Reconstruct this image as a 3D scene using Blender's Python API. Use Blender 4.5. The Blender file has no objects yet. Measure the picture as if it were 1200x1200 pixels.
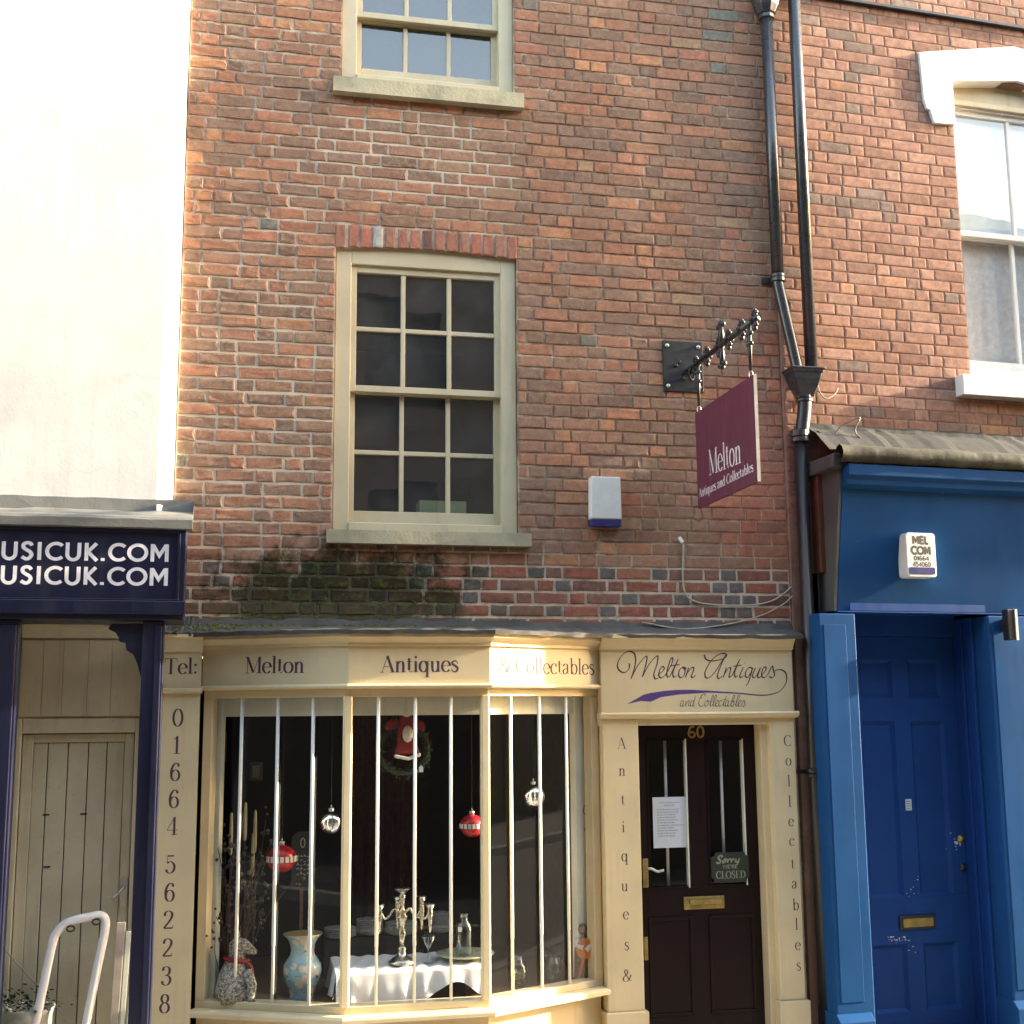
import bpy, bmesh, math, random
from mathutils import Vector, Matrix
rnd = random.Random(7)
R = math.radians
scene = bpy.context.scene
col = scene.collection

# ------------------------------------------------------------------ camera, world, sun, exposure
FPX, PITCH, YAW, ROLL = 1475.7, .159718, .20883, -.0084
CAM = Vector((0.0, -7.5, 2.06))
FW = Vector((math.sin(YAW)*math.cos(PITCH), math.cos(YAW)*math.cos(PITCH), math.sin(PITCH)))
_rt = Vector((math.cos(YAW), -math.sin(YAW), 0)); _up = _rt.cross(FW)
RT = _rt*math.cos(ROLL) + _up*math.sin(ROLL); UP = _up*math.cos(ROLL) - _rt*math.sin(ROLL)
cd = bpy.data.cameras.new('camera'); cam = bpy.data.objects.new('camera', cd); col.objects.link(cam)
cd.sensor_width = 36; cd.lens = FPX/1200*36; cd.clip_end = 500; cd.clip_start = .05
cam.matrix_world = Matrix(((RT.x, UP.x, -FW.x, CAM.x), (RT.y, UP.y, -FW.y, CAM.y), (RT.z, UP.z, -FW.z, CAM.z), (0, 0, 0, 1)))
scene.camera = cam

SUN_A, SUN_EL = R(2.0), R(17)          # angle of the sun off the facade line, elevation
sdir = Vector((math.cos(SUN_EL)*math.cos(SUN_A), -math.cos(SUN_EL)*math.sin(SUN_A), math.sin(SUN_EL)))
world = bpy.data.worlds.new('World'); scene.world = world; world.use_nodes = True
wn = world.node_tree.nodes; wl = world.node_tree.links
for n in list(wn): wn.remove(n)
sky = wn.new('ShaderNodeTexSky'); sky.sky_type = 'NISHITA'; sky.sun_disc = False
sky.sun_elevation = SUN_EL; sky.sun_rotation = math.atan2(sdir.x, sdir.y)
sky.air_density = 1.0; sky.dust_density = 1.2; sky.ozone_density = .8
bg = wn.new('ShaderNodeBackground'); bg.inputs[1].default_value = .15
wo = wn.new('ShaderNodeOutputWorld'); wl.new(sky.outputs[0], bg.inputs[0]); wl.new(bg.outputs[0], wo.inputs[0])
sl = bpy.data.lights.new('sun', 'SUN'); sl.energy = 2.1; sl.angle = R(.6); sl.color = (1, .965, .90)
so = bpy.data.objects.new('sun', sl); col.objects.link(so); so.location = (20, -3, 15)
so.rotation_euler = (-sdir).to_track_quat('-Z', 'Y').to_euler()
scene.view_settings.view_transform = 'Standard'; scene.view_settings.look = 'None'
scene.view_settings.gamma = 1; scene.view_settings.exposure = 3.42
scene.view_settings.use_white_balance = True; scene.view_settings.white_balance_temperature = 8600
scene.view_settings.white_balance_tint = 10
scene.cycles.transparent_max_bounces = 24; scene.cycles.max_bounces = 8; scene.cycles.caustics_reflective = False
scene.cycles.caustics_refractive = False; scene.cycles.sample_clamp_indirect = 6

# ------------------------------------------------------------------ frames and pixel rays
class Frame:
    def __init__(s, O, ang):
        s.O = Vector(O); s.u = Vector((math.cos(ang), math.sin(ang), 0)); s.n = Vector((-math.sin(ang), math.cos(ang), 0))
    def w(s, p): return s.O + s.u*p[0] + s.n*p[1] + Vector((0, 0, p[2]))
W = Frame((0, 0, 0), 0)
def ray(px, py): return FW + RT*((px-600)/FPX) - UP*((py-600)/FPX)
def hit(px, py, P0, N):
    d = ray(px, py); return CAM + d*((Vector(P0)-CAM).dot(N)/d.dot(N))
def at(px, py, Y=0., fr=W):
    """local (u, depth, z) of the point seen at a photo pixel on the plane at depth Y of a frame"""
    p = hit(px, py, fr.O + fr.n*Y, fr.n) - fr.O
    return Vector((p.dot(fr.u), Y, p.z))
def X(px, py, Y=0., fr=W): return at(px, py, Y, fr).x
def Z(px, py, Y=0., fr=W): return at(px, py, Y, fr).z
RB = Frame((X(909, 300), -.032, 0), R(3.48))     # right-hand building
LB = Frame((X(204, 600, -.12), -.12, 0), R(1.8))   # left-hand building

# ------------------------------------------------------------------ mesh builder
OFF = {}
def catmull(pts, n=6, closed=False):
    pts = [Vector(p) for p in pts]
    if len(pts) < 3: return pts
    out = []; m = len(pts); rng = range(m if closed else m-1)
    for i in rng:
        p1, p2 = pts[i], pts[(i+1) % m]
        p0 = pts[i-1] if (closed or i > 0) else p1*2-p2
        p3 = pts[(i+2) % m] if (closed or i+2 < m) else p2*2-p1
        for k in range(n):
            t = k/n
            out.append(.5*((2*p1)+(p2-p0)*t+(2*p0-5*p1+4*p2-p3)*t*t+(3*p1-p0-3*p2+p3)*t**3))
    if not closed: out.append(pts[-1])
    return out
class MB:
    def __init__(s, fr=W): s.v = []; s.f = []; s.fr = fr
    def add(s, vs, fs):
        b = len(s.v); s.v += [s.fr.w(p) for p in vs]; s.f += [tuple(i+b for i in f) for f in fs]; return s
    def box(s, x0, x1, y0, y1, z0, z1):
        return s.add([(x, y, z) for z in (z0, z1) for y in (y0, y1) for x in (x0, x1)],
                     [(0, 2, 3, 1), (4, 5, 7, 6), (0, 1, 5, 4), (2, 6, 7, 3), (0, 4, 6, 2), (1, 3, 7, 5)])
    def prism(s, poly, a0, a1, axis='y'):
        n = len(poly)
        def P(p, a): return {'y': (p[0], a, p[1]), 'z': (p[0], p[1], a), 'x': (a, p[0], p[1])}[axis]
        return s.add([P(p, a0) for p in poly]+[P(p, a1) for p in poly],
                     [tuple(range(n)), tuple(range(2*n-1, n-1, -1))]+[(i, i+n, (i+1) % n+n, (i+1) % n) for i in range(n)])
    def tube(s, pts, r, n=10, closed=False, flat=None):
        pts = [Vector(p) for p in pts]; m = len(pts)
        rr = r if isinstance(r, (list, tuple)) else [r]*m
        t0 = (pts[1]-pts[0]).normalized(); a = t0.cross(Vector((0, 0, 1)))
        if a.length < .1: a = t0.cross(Vector((0, 1, 0)))
        a.normalize(); vs = []
        for i in range(m):
            t = (pts[(i+1) % m]-pts[i-1]) if closed else (pts[min(i+1, m-1)]-pts[max(i-1, 0)])
            if t.length < 1e-9: t = t0
            t = t.normalized(); a = (a-t*a.dot(t)); a.normalize(); b = t.cross(a)
            for k in range(n):
                th = 2*math.pi*k/n; vs.append(pts[i]+a*(rr[i]*math.cos(th))+b*(rr[i]*math.sin(th)*(flat or 1)))
        fs = []
        for i in range(m if closed else m-1):
            j = (i+1) % m
            for k in range(n): fs.append((i*n+k, i*n+(k+1) % n, j*n+(k+1) % n, j*n+k))
        if not closed: fs += [tuple(range(n-1, -1, -1)), tuple((m-1)*n+k for k in range(n))]
        return s.add(vs, fs)
    def lathe(s, c, prof, n=20, axis='z'):
        vs = []; m = len(prof)
        for r, z in prof:
            for k in range(n):
                th = 2*math.pi*k/n; a, b = max(r, 1e-4)*math.cos(th), max(r, 1e-4)*math.sin(th)
                vs.append({'z': (c[0]+a, c[1]+b, c[2]+z), 'y': (c[0]+a, c[1]+z, c[2]+b), 'x': (c[0]+z, c[1]+a, c[2]+b)}[axis])
        fs = [(i*n+k, i*n+(k+1) % n, (i+1)*n+(k+1) % n, (i+1)*n+k) for i in range(m-1) for k in range(n)]
        fs += [tuple(range(n-1, -1, -1)), tuple((m-1)*n+k for k in range(n))]
        return s.add(vs, fs)
    def ball(s, c, r, n=14, m=8, sz=1):
        return s.lathe(c, [(r*math.sin(math.pi*i/m), -r*sz*math.cos(math.pi*i/m)) for i in range(m+1)], n)
    def sweep(s, path, prof, cap=True):
        """closed profile (out, z) swept along a plan path with mitred corners, out = towards the street"""
        P = [Vector(p) for p in path]; m = len(P); nn = len(prof); vs = []
        for i in range(m):
            ds = []
            if i > 0: ds.append((P[i]-P[i-1]).normalized())
            if i < m-1: ds.append((P[i+1]-P[i]).normalized())
            ns = [Vector((d.y, -d.x)) for d in ds]; q = sum(ns, Vector((0, 0))); q.normalize(); q = q/max(.3, q.dot(ns[0]))
            for o, z in prof: vs.append((P[i].x+q.x*o, P[i].y+q.y*o, z))
        fs = [(i*nn+k, i*nn+(k+1) % nn, (i+1)*nn+(k+1) % nn, (i+1)*nn+k) for i in range(m-1) for k in range(nn)]
        if cap: fs += [tuple(range(nn-1, -1, -1)), tuple((m-1)*nn+k for k in range(nn))]
        return s.add(vs, fs)
    def jitter(s, a, seed=1):
        r = random.Random(seed); s.v = [v+Vector((r.uniform(-a, a), r.uniform(-a, a), r.uniform(-a, a))) for v in s.v]; return s
    def build(s, name, m, parent=None, smooth=False, bevel=0, recalc=True, label=None, cat=None, group=None, kind=None, seg=2):
        if parent is not None: off = OFF[parent]
        else:
            xs = [v.x for v in s.v]; ys = [v.y for v in s.v]; zs = [v.z for v in s.v]
            off = Vector(((min(xs)+max(xs))/2, (min(ys)+max(ys))/2, min(zs)))
        me = bpy.data.meshes.new(name); me.from_pydata([v-off for v in s.v], [], s.f)
        if recalc:
            b = bmesh.new(); b.from_mesh(me); bmesh.ops.recalc_face_normals(b, faces=b.faces); b.to_mesh(me); b.free()
        me.materials.append(m)
        if smooth: me.polygons.foreach_set('use_smooth', [True]*len(me.polygons))
        o = bpy.data.objects.new(name, me); col.objects.link(o)
        if parent is not None: o.parent = parent
        else: o.location = off
        OFF[o] = off
        if bevel:
            md = o.modifiers.new('bevel', 'BEVEL'); md.width = bevel; md.segments = seg; md.limit_method = 'ANGLE'; md.angle_limit = R(40)
        return tag(o, label, cat, group, kind)
def tag(o, label=None, cat=None, group=None, kind=None):
    if label: o['label'] = label
    if cat: o['category'] = cat
    if group: o['group'] = group
    if kind: o['kind'] = kind
    return o
def thing(name, loc, label, cat, group=None):
    o = bpy.data.objects.new(name, None); col.objects.link(o); o.location = loc; o.empty_display_size = .2
    OFF[o] = Vector(loc); return tag(o, label, cat, group)

# ------------------------------------------------------------------ materials
def newmat(name):
    m = bpy.data.materials.new(name); m.use_nodes = True; nt = m.node_tree
    b = nt.nodes['Principled BSDF']; return m, nt.nodes, nt.links, b
def noise(N, L, scale, det=4, rough=.6, vec=None, dist=0):
    n = N.new('ShaderNodeTexNoise'); n.inputs['Scale'].default_value = scale; n.inputs['Detail'].default_value = det
    n.inputs['Roughness'].default_value = rough; n.inputs['Distortion'].default_value = dist
    if vec is not None: L.new(vec, n.inputs['Vector'])
    return n.outputs['Fac']
def ramp(N, L, fac, a, b, ca=0., cb=1.):
    r = N.new('ShaderNodeMapRange'); r.clamp = True; r.interpolation_type = 'SMOOTHSTEP'
    L.new(fac, r.inputs[0]); r.inputs[1].default_value = a; r.inputs[2].default_value = b; r.inputs[3].default_value = ca; r.inputs[4].default_value = cb
    return r.outputs[0]
def mix(N, L, fac, a, b, mode='MIX'):
    x = N.new('ShaderNodeMix'); x.data_type = 'RGBA'; x.blend_type = mode
    for i, v in ((0, fac), (6, a), (7, b)):
        if isinstance(v, (tuple, list)): x.inputs[i].default_value = (*v[:3], 1)
        elif isinstance(v, (int, float)): x.inputs[i].default_value = v
        else: L.new(v, x.inputs[i])
    return x.outputs[2]
def mth(N, L, op, a, b=None):
    x = N.new('ShaderNodeMath'); x.operation = op
    for i, v in ((0, a), (1, b)):
        if v is None: continue
        if isinstance(v, (int, float)): x.inputs[i].default_value = v
        else: L.new(v, x.inputs[i])
    return x.outputs[0]
def pos(N): return N.new('ShaderNodeNewGeometry').outputs['Position']
def stretch(N, L, v, sc):
    m = N.new('ShaderNodeMapping'); L.new(v, m.inputs[0]); m.inputs['Scale'].default_value = sc; return m.outputs[0]
def bump(N, L, h, s, d, b, prev=None):
    x = N.new('ShaderNodeBump'); x.inputs['Strength'].default_value = s; x.inputs['Distance'].default_value = d
    L.new(h, x.inputs['Height'])
    if prev is not None: L.new(prev, x.inputs['Normal'])
    L.new(x.outputs[0], b.inputs['Normal']); return x.outputs[0]
def ellmask(N, L, p, c, r, nz, amt):
    """1 inside an ellipsoid with a ragged edge: the outline of a stain or a moss patch"""
    s = N.new('ShaderNodeVectorMath'); s.operation = 'SUBTRACT'; L.new(p, s.inputs[0]); s.inputs[1].default_value = c
    q = N.new('ShaderNodeVectorMath'); q.operation = 'DIVIDE'; L.new(s.outputs[0], q.inputs[0]); q.inputs[1].default_value = r
    l = N.new('ShaderNodeVectorMath'); l.operation = 'LENGTH'; L.new(q.outputs[0], l.inputs[0])
    d = mth(N, L, 'ADD', l.outputs['Value'], mth(N, L, 'MULTIPLY', mth(N, L, 'SUBTRACT', nz, .5), amt))
    return ramp(N, L, d, 1.2, .6)
def paint(name, c, rough=.45, var=.12, dirt=.25, dcol=(.16, .13, .09), bs=.15, chips=None, streak=True, spec=.5, scale=1., cracks=False):
    m, N, L, b = newmat(name); p = pos(N)
    n1 = noise(N, L, 3*scale, 5, .6, p); n2 = noise(N, L, 1, 5, .65, stretch(N, L, p, (14*scale, 14*scale, 1.3*scale))); n3 = noise(N, L, 60*scale, 3, .6, p)
    cc = mix(N, L, ramp(N, L, n1, .3, .7), tuple(x*(1-var) for x in c), tuple(min(1, x*(1+var)) for x in c))
    if dirt:
        cc = mix(N, L, ramp(N, L, n2 if streak else n1, .52, .8, 0, dirt), cc, dcol)
        cc = mix(N, L, ramp(N, L, n3, .62, .75, 0, dirt*.7), cc, dcol)
    if chips:
        n4 = noise(N, L, chips[1], 3, .6, p, .4); cc = mix(N, L, ramp(N, L, n4, chips[2], chips[2]+.02), cc, chips[0])
    if cracks:     # hairline cracks and blown patches in the render
        v = N.new('ShaderNodeTexVoronoi'); v.feature = 'DISTANCE_TO_EDGE'; v.inputs['Scale'].default_value = 1.1
        w_ = N.new('ShaderNodeVectorMath'); w_.operation = 'ADD'; nz = N.new('ShaderNodeTexNoise'); nz.inputs['Scale'].default_value = 3; nz.inputs['Detail'].default_value = 6; L.new(p, nz.inputs['Vector'])
        L.new(stretch(N, L, p, (1.6, 1.6, .55)), w_.inputs[0]); L.new(stretch(N, L, nz.outputs['Color'], (.35, .35, .35)), w_.inputs[1]); L.new(w_.outputs[0], v.inputs['Vector'])
        k_ = mth(N, L, 'MULTIPLY', ramp(N, L, v.outputs['Distance'], .006, .0015), ramp(N, L, n1, .45, .6)); cc = mix(N, L, mth(N, L, 'MULTIPLY', k_, .16), cc, (.30, .28, .24))
        cc = mix(N, L, ramp(N, L, noise(N, L, 1.1, 6, .6, p, .8), .55, .72, 0, .35), cc, (.50, .49, .47))
    L.new(cc, b.inputs['Base Color']); b.inputs['Specular IOR Level'].default_value = spec
    L.new(ramp(N, L, n2, .3, .7, rough*.8, min(1, rough*1.25)), b.inputs['Roughness'])
    bump(N, L, n3, bs, .002, b, bump(N, L, n1, bs, .01, b)); return m
def plain(name, c, rough=.5, metal=0, spec=.5, var=.1, scale=20, bs=.05):
    m, N, L, b = newmat(name); p = pos(N); n = noise(N, L, scale, 4, .6, p)
    L.new(mix(N, L, ramp(N, L, n, .3, .7), tuple(x*(1-var) for x in c), tuple(x*(1+var) for x in c)), b.inputs['Base Color'])
    L.new(ramp(N, L, n, .3, .7, rough*.85, min(1, rough*1.15)), b.inputs['Roughness'])
    b.inputs['Metallic'].default_value = metal; b.inputs['Specular IOR Level'].default_value = spec
    bump(N, L, n, bs, .004, b); return m
def brickmat(name, roughness=1.0, mossy=True, haze=1.0):
    m, N, L, b = newmat(name); p = pos(N)
    a = N.new('ShaderNodeAttribute'); a.attribute_name = 'bcol'; e = N.new('ShaderNodeAttribute'); e.attribute_name = 'edge'
    n1 = noise(N, L, 20, 8, .75, p); n2 = noise(N, L, 85, 6, .75, p); n3 = noise(N, L, 1.6, 4, .6, p); n4 = noise(N, L, 28, 5, .7, p, .6)
    c = mix(N, L, ramp(N, L, n1, .25, .75), mix(N, L, 1, a.outputs['Color'], (.64, .64, .68), 'MULTIPLY'), mix(N, L, 1, a.outputs['Color'], (1.34, 1.3, 1.25), 'MULTIPLY'))
    c = mix(N, L, ramp(N, L, n2, .54, .70, 0, .45), c, (.10, .065, .05))
    if mossy:      # soot over patches, lime bloom and mortar smear at the arrises
        c = mix(N, L, ramp(N, L, n3, .40, .68, 0, .5), c, (.26, .155, .115))
        lim = mth(N, L, 'ADD', mth(N, L, 'MULTIPLY', e.outputs['Fac'], .09), n4)
        nr = noise(N, L, 3.5, 5, .7, p)
        reg = mth(N, L, 'MAXIMUM', ellmask(N, L, p, (0., 0, 3.95), (.55, 2, .95), nr, 1.6), ellmask(N, L, p, (1.0, 0, 5.55), (.65, 2, .32), nr, 1.6))
        lim = mth(N, L, 'ADD', lim, mth(N, L, 'MULTIPLY', reg, .07))
        c = mix(N, L, ramp(N, L, lim, .53, .72, 0, .5*haze), c, (.42, .30, .22))
        nm = noise(N, L, 5.5, 5, .7, p); ng = noise(N, L, 16, 4, .65, p)
        k = ellmask(N, L, p, (.55, 0, 2.74), (.84, 2, .34), nm, 2.2)
        c = mix(N, L, mth(N, L, 'MULTIPLY', k, .93), c, mix(N, L, ramp(N, L, ng, .5, .72), (.016, .017, .007), (.075, .098, .015)))
        k2 = ellmask(N, L, p, (.3, 0, 2.50), (1.9, 2, .26), nm, 1.2); c = mix(N, L, mth(N, L, 'MULTIPLY', k2, .6), c, (.12, .10, .06))
    else:
        lim = mth(N, L, 'ADD', mth(N, L, 'MULTIPLY', e.outputs['Fac'], .12), n4); c = mix(N, L, ramp(N, L, lim, .62, .74, 0, .35), c, (.36, .25, .18))
        c = mix(N, L, ramp(N, L, n3, .5, .75, 0, .35), c, (.19, .11, .085))
    L.new(c, b.inputs['Base Color']); b.inputs['Roughness'].default_value = .93; b.inputs['Specular IOR Level'].default_value = .2
    q = bump(N, L, n1, .2*roughness, .008, b); q = bump(N, L, n2, .4*roughness, .003, b, q); return m
def mortarmat(name, dark, light, bias, mossy=True):
    m, N, L, b = newmat(name); p = pos(N)
    n1 = noise(N, L, 1.7, 5, .65, p); n2 = noise(N, L, 90, 4, .7, p); n3 = noise(N, L, 9, 5, .7, p)
    sx = N.new('ShaderNodeSeparateXYZ'); L.new(p, sx.inputs[0])
    nr = noise(N, L, 3.5, 5, .7, p)
    left = mth(N, L, 'ADD', mth(N, L, 'MULTIPLY', mth(N, L, 'MAXIMUM', ellmask(N, L, p, (0., 0, 3.95), (.55, 2, .95), nr, 1.6), ellmask(N, L, p, (1.0, 0, 5.55), (.65, 2, .32), nr, 1.6)), .2), ramp(N, L, sx.outputs[0], 2.2, .2, 0, .07)) if mossy else mth(N, L, 'MULTIPLY', n1, 0)
    low = ramp(N, L, sx.outputs[2], 3.2, 2.9, 0, .15) if mossy else left
    f = mth(N, L, 'ADD', mth(N, L, 'ADD', mth(N, L, 'MULTIPLY', mth(N, L, 'ADD', n1, n3), .5), bias), mth(N, L, 'ADD', left, low))
    c = mix(N, L, ramp(N, L, f, .42, .68), dark, light)
    c = mix(N, L, ramp(N, L, n2, .6, .75, 0, .4), c, (.12, .1, .08))
    if mossy:
        nm = noise(N, L, 5.5, 5, .7, p); ng = noise(N, L, 16, 4, .65, p)
        k = ellmask(N, L, p, (.55, 0, 2.74), (.84, 2, .34), nm, 2.2)
        c = mix(N, L, mth(N, L, 'MULTIPLY', k, .88), c, mix(N, L, ramp(N, L, ng, .45, .7), (.02, .02, .01), (.075, .088, .018)))
    L.new(c, b.inputs['Base Color']); b.inputs['Roughness'].default_value = .95; b.inputs['Specular IOR Level'].default_value = .1
    bump(N, L, n2, .6, .004, b, bump(N, L, n3, .6, .012, b)); return m
def glassmat(name, tint=(1, 1, 1), dust_veil=.035, wav=.25, ior=2.4):
    m, N, L, b = newmat(name); N.remove(b); out = [n for n in N if n.type == 'OUTPUT_MATERIAL'][0]; p = pos(N)
    t = N.new('ShaderNodeBsdfTransparent'); t.inputs[0].default_value = (*tint, 1)
    g = N.new('ShaderNodeBsdfGlossy'); g.inputs['Roughness'].default_value = .012
    bp = N.new('ShaderNodeBump'); bp.inputs['Strength'].default_value = wav; bp.inputs['Distance'].default_value = .02
    L.new(noise(N, L, 2.5, 2, .5, p), bp.inputs['Height']); L.new(bp.outputs[0], g.inputs['Normal'])
    dt = N.new('ShaderNodeVectorMath'); dt.operation = 'DOT_PRODUCT'; L.new(bp.outputs[0], dt.inputs[0]); L.new(N.new('ShaderNodeNewGeometry').outputs['Incoming'], dt.inputs[1])
    f0 = ((ior-1)/(ior+1))**2; sch = mth(N, L, 'POWER', mth(N, L, 'SUBTRACT', 1.0, mth(N, L, 'MINIMUM', mth(N, L, 'ABSOLUTE', dt.outputs['Value']), 1.0)), 5)
    fac = mth(N, L, 'ADD', mth(N, L, 'MULTIPLY', sch, 1-f0), f0)      # Schlick, the same from both sides
    mx = N.new('ShaderNodeMixShader'); L.new(fac, mx.inputs[0]); L.new(t.outputs[0], mx.inputs[1]); L.new(g.outputs[0], mx.inputs[2])
    d = N.new('ShaderNodeBsdfDiffuse'); d.inputs[0].default_value = (.50, .52, .55, 1)  # dust film doubling as a painted grey-blue haze that lifts the dark panes
    m2 = N.new('ShaderNodeMixShader'); L.new(ramp(N, L, noise(N, L, 4, 5, .7, p), .3, .8, dust_veil*.5, dust_veil*1.6), m2.inputs[0])
    L.new(mx.outputs[0], m2.inputs[1]); L.new(d.outputs[0], m2.inputs[2]); L.new(m2.outputs[0], out.inputs[0]); return m
def clearglass(name):
    m, N, L, b = newmat(name); N.remove(b); out = [n for n in N if n.type == 'OUTPUT_MATERIAL'][0]
    t = N.new('ShaderNodeBsdfTransparent'); t.inputs[0].default_value = (.86, .9, .88, 1); g = N.new('ShaderNodeBsdfGlossy'); g.inputs['Roughness'].default_value = .04
    lw = N.new('ShaderNodeLayerWeight'); lw.inputs[0].default_value = .35; mx = N.new('ShaderNodeMixShader'); L.new(lw.outputs['Facing'], mx.inputs[0])
    L.new(t.outputs[0], mx.inputs[1]); L.new(g.outputs[0], mx.inputs[2]); L.new(mx.outputs[0], out.inputs[0]); return m

CREAM = (.66, .545, .35)
M = dict(
    brick=brickmat('old_brick', 1.3), brick_r=brickmat('red_brick', .4, False), mortar=mortarmat('lime_mortar', (.24, .14, .10), (.62, .53, .42), -.02),
    mortar_r=mortarmat('red_mortar', (.22, .13, .10), (.33, .235, .18), -.03, False),
    cream=paint('cream_paint', CREAM, .42, .06, .30, (.36, .29, .18), .10, spec=.45), sash=paint('sash_paint', (.56, .485, .335), .5, .07, .3, (.2, .17, .1), .15),
    stone=paint('sill_stone', (.40, .36, .25), .85, .25, .75, (.14, .125, .06), .7, streak=False),
    white=paint('white_render', (.72, .705, .665), .85, .05, .35, (.50, .48, .42), .25, cracks=True, spec=.2), whitep=paint('white_paint', (.78, .77, .73), .5, .04, .18, (.4, .38, .33), .15),
    navy=paint('navy_paint', (.0045, .007, .03), .4, .2, .2, (.05, .05, .07), .1), blue=paint('blue_paint', (.007, .066, .195), .5, .08, .10, (.03, .11, .24), .08, chips=((.5, .55, .6), 45, .77), spec=.06),
    blued=paint('door_blue_paint', (.008, .060, .225), .48, .08, .14, (.02, .06, .15), .08, spec=.15), grey=paint('grey_paint', (.075, .082, .082), .6, .08, .2, (.08, .08, .07), .1),
    lead=paint('weathered_lead', (.065, .066, .066), .6, .25, .5, (.08, .08, .055), .5, streak=False), mossl=paint('mossy_lead', (.034, .034, .022), .85, .35, .6, (.07, .075, .03), .8, streak=False, scale=2),
    black=plain('black_iron', (.014, .014, .017), .42, 0, .6), pipe=plain('painted_pipe', (.03, .032, .038), .3, 0, .7), pipeb=plain('brown_pipe', (.018, .017, .018), .38, 0, .6),
    maroon=paint('maroon_door', (.0125, .0052, .006), .42, .15, .15, (.018, .012, .012), .06, spec=.18), sign=paint('plum_sign', (.115, .022, .05), .42, .06, .1, (.14, .03, .05), .03), signedge=plain('sign_edge', (.6, .55, .45), .6),
    ink=plain('purple_ink', (.06, .032, .055), .6, var=.05), swoosh=plain('purple_swoosh', (.085, .045, .20), .5, var=.05), gold=plain('faded_gold', (.30, .19, .065), .45, .3), inkb=plain('black_ink', (.025, .025, .03), .6),
    letw=plain('white_lettering', (.72, .71, .76), .5), pale=plain('pale_lettering', (.62, .55, .58), .5), brass=plain('aged_brass', (.36, .27, .10), .42, .75, var=.25), steel=plain('bolt_steel', (.55, .54, .50), .35, .8),
    glass=glassmat('window_glass', dust_veil=.06, wav=.05), shopglass=glassmat('shop_glass', (.96, .97, .97), .0025, .02, 1.55), clear=clearglass('clear_glass'), dark=plain('dark_room', (.035, .031, .030), .9), darkb=plain('dark_back', (.022, .020, .020), .9, scale=2, var=.5),
    plastic=plain('white_plastic', (.70, .70, .66), .45, var=.04), bluep=plain('blue_plastic', (.03, .035, .16), .35), rod=plain('white_rod', (.86, .87, .84), .7, var=.04, spec=.2),
    inner=paint('inner_frame_paint', (.72, .73, .63), .5, .08, .3, (.25, .23, .18), .1), olive=paint('cream_boards', (.68, .60, .44), .6, .08, .4, (.15, .12, .07), .25), olived=paint('cream_door', (.62, .55, .40), .6, .1, .4, (.13, .1, .06), .25),
    cloth=plain('white_cloth', (.74, .76, .78), .85, var=.05), silver=plain('silver_plate', (.62, .58, .48), .28, 1, var=.3, scale=60), chrome=plain('silver_bauble', (.80, .80, .82), .08, 1, var=.03), red=plain('red_bauble', (.45, .02, .03), .22, .25),
    redc=plain('red_felt', (.22, .015, .018), .8), whitef=plain('white_felt', (.62, .60, .56), .9), leaf=plain('wreath_green', (.03, .05, .03), .8, var=.4), twig=plain('dried_stems', (.075, .05, .032), .9, var=.4), wax=plain('candle_wax', (.42, .36, .20), .6),
    china=plain('white_china', (.55, .56, .54), .3), orange=plain('orange_toy', (.50, .13, .02), .5), wood=plain('old_wood', (.12, .06, .035), .6, var=.4, scale=30), cord=plain('grey_cord', (.42, .38, .30), .7), paper=plain('white_paper', (.62, .67, .74), .8, var=.03), printg=plain('grey_print', (.30, .33, .38), .8),
    green=plain('dark_green_sign', (.018, .026, .02), .5), gletter=plain('sage_lettering', (.26, .28, .21), .6), blackb=plain('blackboard', (.012, .012, .013), .7), net=plain('net_curtain', (.60, .62, .63), .9, var=.12), blind=plain('pale_blind', (.74, .84, .88), .7, var=.05),
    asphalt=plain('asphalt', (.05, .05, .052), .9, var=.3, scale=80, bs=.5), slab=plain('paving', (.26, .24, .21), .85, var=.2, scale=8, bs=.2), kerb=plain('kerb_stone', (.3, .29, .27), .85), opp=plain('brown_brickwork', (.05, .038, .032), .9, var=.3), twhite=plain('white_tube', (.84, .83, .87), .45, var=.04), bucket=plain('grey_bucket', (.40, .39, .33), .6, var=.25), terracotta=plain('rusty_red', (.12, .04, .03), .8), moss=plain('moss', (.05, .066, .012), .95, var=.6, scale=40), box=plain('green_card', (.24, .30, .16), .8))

def vasemat():
    m, N, L, b = newmat('painted_vase'); p = pos(N)
    n = noise(N, L, 9, 3, .5, p, .5); v = N.new('ShaderNodeTexVoronoi'); v.inputs['Scale'].default_value = 17; L.new(p, v.inputs['Vector'])
    c = mix(N, L, ramp(N, L, n, .4, .6), (.20, .42, .50), (.33, .50, .52)); c = mix(N, L, ramp(N, L, v.outputs['Distance'], .5, .42), c, (.66, .58, .46))
    c = mix(N, L, ramp(N, L, noise(N, L, 22, 3, .6, p, 1.5), .60, .66), c, (.10, .11, .06))
    L.new(c, b.inputs['Base Color']); b.inputs['Roughness'].default_value = .2; return m
M['vase'] = vasemat(); M['lead3'] = paint('dark_lead', (.021, .023, .024), .85, .3, .5, (.015, .015, .01), .6, streak=False); M['lead2'] = paint('pale_lead', (.14, .14, .13), .6, .25, .5, (.10, .10, .06), .5, streak=False)
def speckle():
    m, N, L, b = newmat('mottled_fur'); p = pos(N); n = noise(N, L, 75, 4, .7, p, 1)
    L.new(mix(N, L, ramp(N, L, n, .42, .6), (.14, .125, .10), (.6, .57, .5)), b.inputs['Base Color']); b.inputs['Roughness'].default_value = .9; bump(N, L, n, 1, .012, b); return m
M['fur'] = speckle()

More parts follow.
